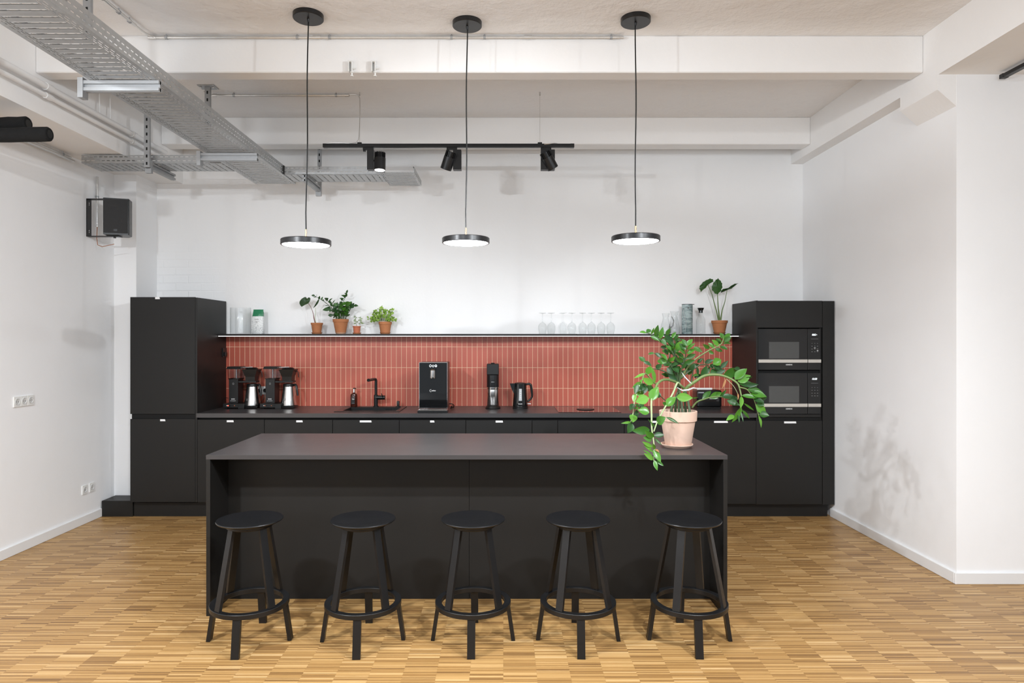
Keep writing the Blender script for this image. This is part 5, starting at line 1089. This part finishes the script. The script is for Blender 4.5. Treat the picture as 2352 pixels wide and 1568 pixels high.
big('C', [('A', 440, 1500), (340, 100), (290, 280), (270, 450), (225, 620)], (0.004, 0.0025), [
    (460, 60, 310, 130, 115, 'leaf_lit_young'), (300, 110, 275, 260, 84, 'leaf_lit_young'), (285, 290, 208, 415, 95, 'leafdark'), (310, 290, 390, 365, 54), (380, 280, 465, 365, 95, 'leafdark'), (290, 365, 370, 400, 64, 'leaf_lit_young'), (330, 400, 320, 560, 84, 'leafdark'), (262, 480, 262, 628, 150, 'leaf_lit_young'), (240, 620, 48, 642, 44, 'leaf_lit_young'), (235, 625, 168, 820, 150, 'leafdark'), (350, -60, 300, 120, 100, 'leafdark'), (420, -80, 470, 60, 110, 'leafdark')], 'stempale', 'leaf', 3.90, 3.86, 0.0)
big('C', [(850, 235), (740, 130), (600, -20)], (0.003, 0.002), [(730, 190, 700, 60, 100, 'leafdark')], 'stemdark', 'leaf', YP - 0.08, YP - 0.12)
# right side fronds
big('B', [(-120, 800), (0, 620), (120, 500), (300, 385), (450, 310), (490, 235), (482, 190)], (0.006, 0.0022), [
    (300, 360, 205, 300, 56), (370, 350, 275, 285, 56), (425, 325, 330, 240, 62, 'leaf_lit_young'), (450, 305, 390, 218, 50), (470, 280, 400, 225, 42), (490, 225, 440, 145, 66), (492, 230, 588, 155, 72), (500, 270, 605, 200, 76), (480, 298, 602, 295, 46), (440, 335, 556, 378, 56), (375, 370, 482, 402, 58), (290, 400, 362, 440, 48), (80, 345, 205, 415, 62)], 'stem', 'leaf', YP, YP - 0.02)
big('B', [(-100, 780), (0, 690), (120, 620), (170, 590), (260, 590), (340, 640), (480, 690)], (0.006, 0.002), [
    (130, 560, 212, 500, 52), (215, 580, 210, 495, 32), (230, 565, 358, 520, 62), (178, 750, 265, 598, 105), (252, 720, 302, 615, 52), (345, 580, 462, 515, 112, 'leaf_lit_young'), (305, 710, 415, 655, 84), (330, 600, 485, 660, 84, 'leafdark'), (450, 640, 562, 530, 64, 'leafdark'), (385, 710, 525, 660, 74, 'leafdark'), (130, 620, 142, 745, 38), (30, 680, 90, 560, 70, 'leafdark'), (-30, 700, 40, 590, 80, 'leafdark'), (300, 590, 360, 620, 60)], 'stemdark', 'leafdark', YP, YP + 0.03)
big('B', [(-60, 960), (0, 890), (100, 820), (220, 745), (340, 725), (470, 735), (600, 785), (690, 850), (720, 930), (740, 1020)], (0.0115, 0.004), [
    (490, 732, 705, 650, 140, 'leaf'), (650, 795, 820, 640, 125), (690, 820, 870, 735, 115, 'leaf_lit_young'), (640, 640, 725, 635, 46, 'leafdark'), (790, 770, 897, 745, 50, 'leafdark'), (710, 855, 960, 890, 105), (740, 870, 982, 860, 72, 'leafdark'), (745, 1012, 970, 1050, 64), (740, 1020, 725, 1192, 70, 'leaf_lit_young'), (745, 1170, 605, 1388, 86, 'leaf_lit_young'), (640, 1290, 528, 1360, 66, 'leaf_lit_young'), (750, 1215, 852, 1332, 38), (775, 1120, 920, 1222, 28), (735, 1240, 768, 1382, 22, 'leafdark'), (690, 1280, 710, 1392, 34, 'leafdark')], 'stem', 'leaf', YP, YP - 0.10)
big('B', [(720, 900), (820, 930), (880, 1010), (920, 1080), (955, 1200), (980, 1290)], (0.004, 0.002), [
    (820, 930, 1045, 975, 100, 'leaf'), (870, 985, 1092, 1030, 115, 'leaf'), (960, 1045, 1097, 1042, 84, 'leafdark'), (945, 1130, 1080, 1275, 105, 'leaf_lit_young'), (960, 1105, 1062, 1155, 84, 'leafdark'), (985, 1270, 1128, 1292, 95), (975, 1285, 1015, 1462, 42, 'leaf_lit_young'), (910, 1060, 1060, 1110, 70, 'leafdark')], 'stem', 'leaf', YP - 0.10, YP - 0.12)
big('B', [(60, 1180), (130, 1100), (240, 1060), (330, 1035), (450, 1030), (600, 1060)], (0.006, 0.002), [
    (200, 1062, 322, 950, 74), (300, 1042, 472, 970, 92), (445, 1025, 536, 928, 38), (450, 1025, 692, 1055, 84, 'leafdark'), (540, 1080, 722, 1150, 84, 'leafdark'), (600, 1040, 700, 1070, 74, 'leafdark')], 'stem', 'leaf', YP + 0.05, YP - 0.02)
big('B', [(535, 785), (630, 880), (690, 990), (700, 1060)], (0.0016, 0.0012), [(525, 780, 472, 922, 30, 'dry'), (690, 980, 692, 1075, 26, 'dry')], 'stempale', 'dry', YP - 0.08, YP - 0.09)
MB().tube([G('A', 1180, 1390, YP - 0.06), G('A', 1280, 1450, YP - 0.07), G('A', 1400, 1440, YP - 0.07), G('A', 1500, 1400, YP - 0.05), G('A', 1590, 1410, YP - 0.05)], [0.002, 0.005, 0.006, 0.005, 0.002], 6).build('plastic_tie', 'tie', t)
MB().tube([G('A', 1270, 1090, YP - 0.02), G('A', 1340, 1190, YP - 0.05), G('A', 1460, 1310, YP - 0.06)], [0.002, 0.004, 0.003], 6).build('plastic_tie', 'tie', t)
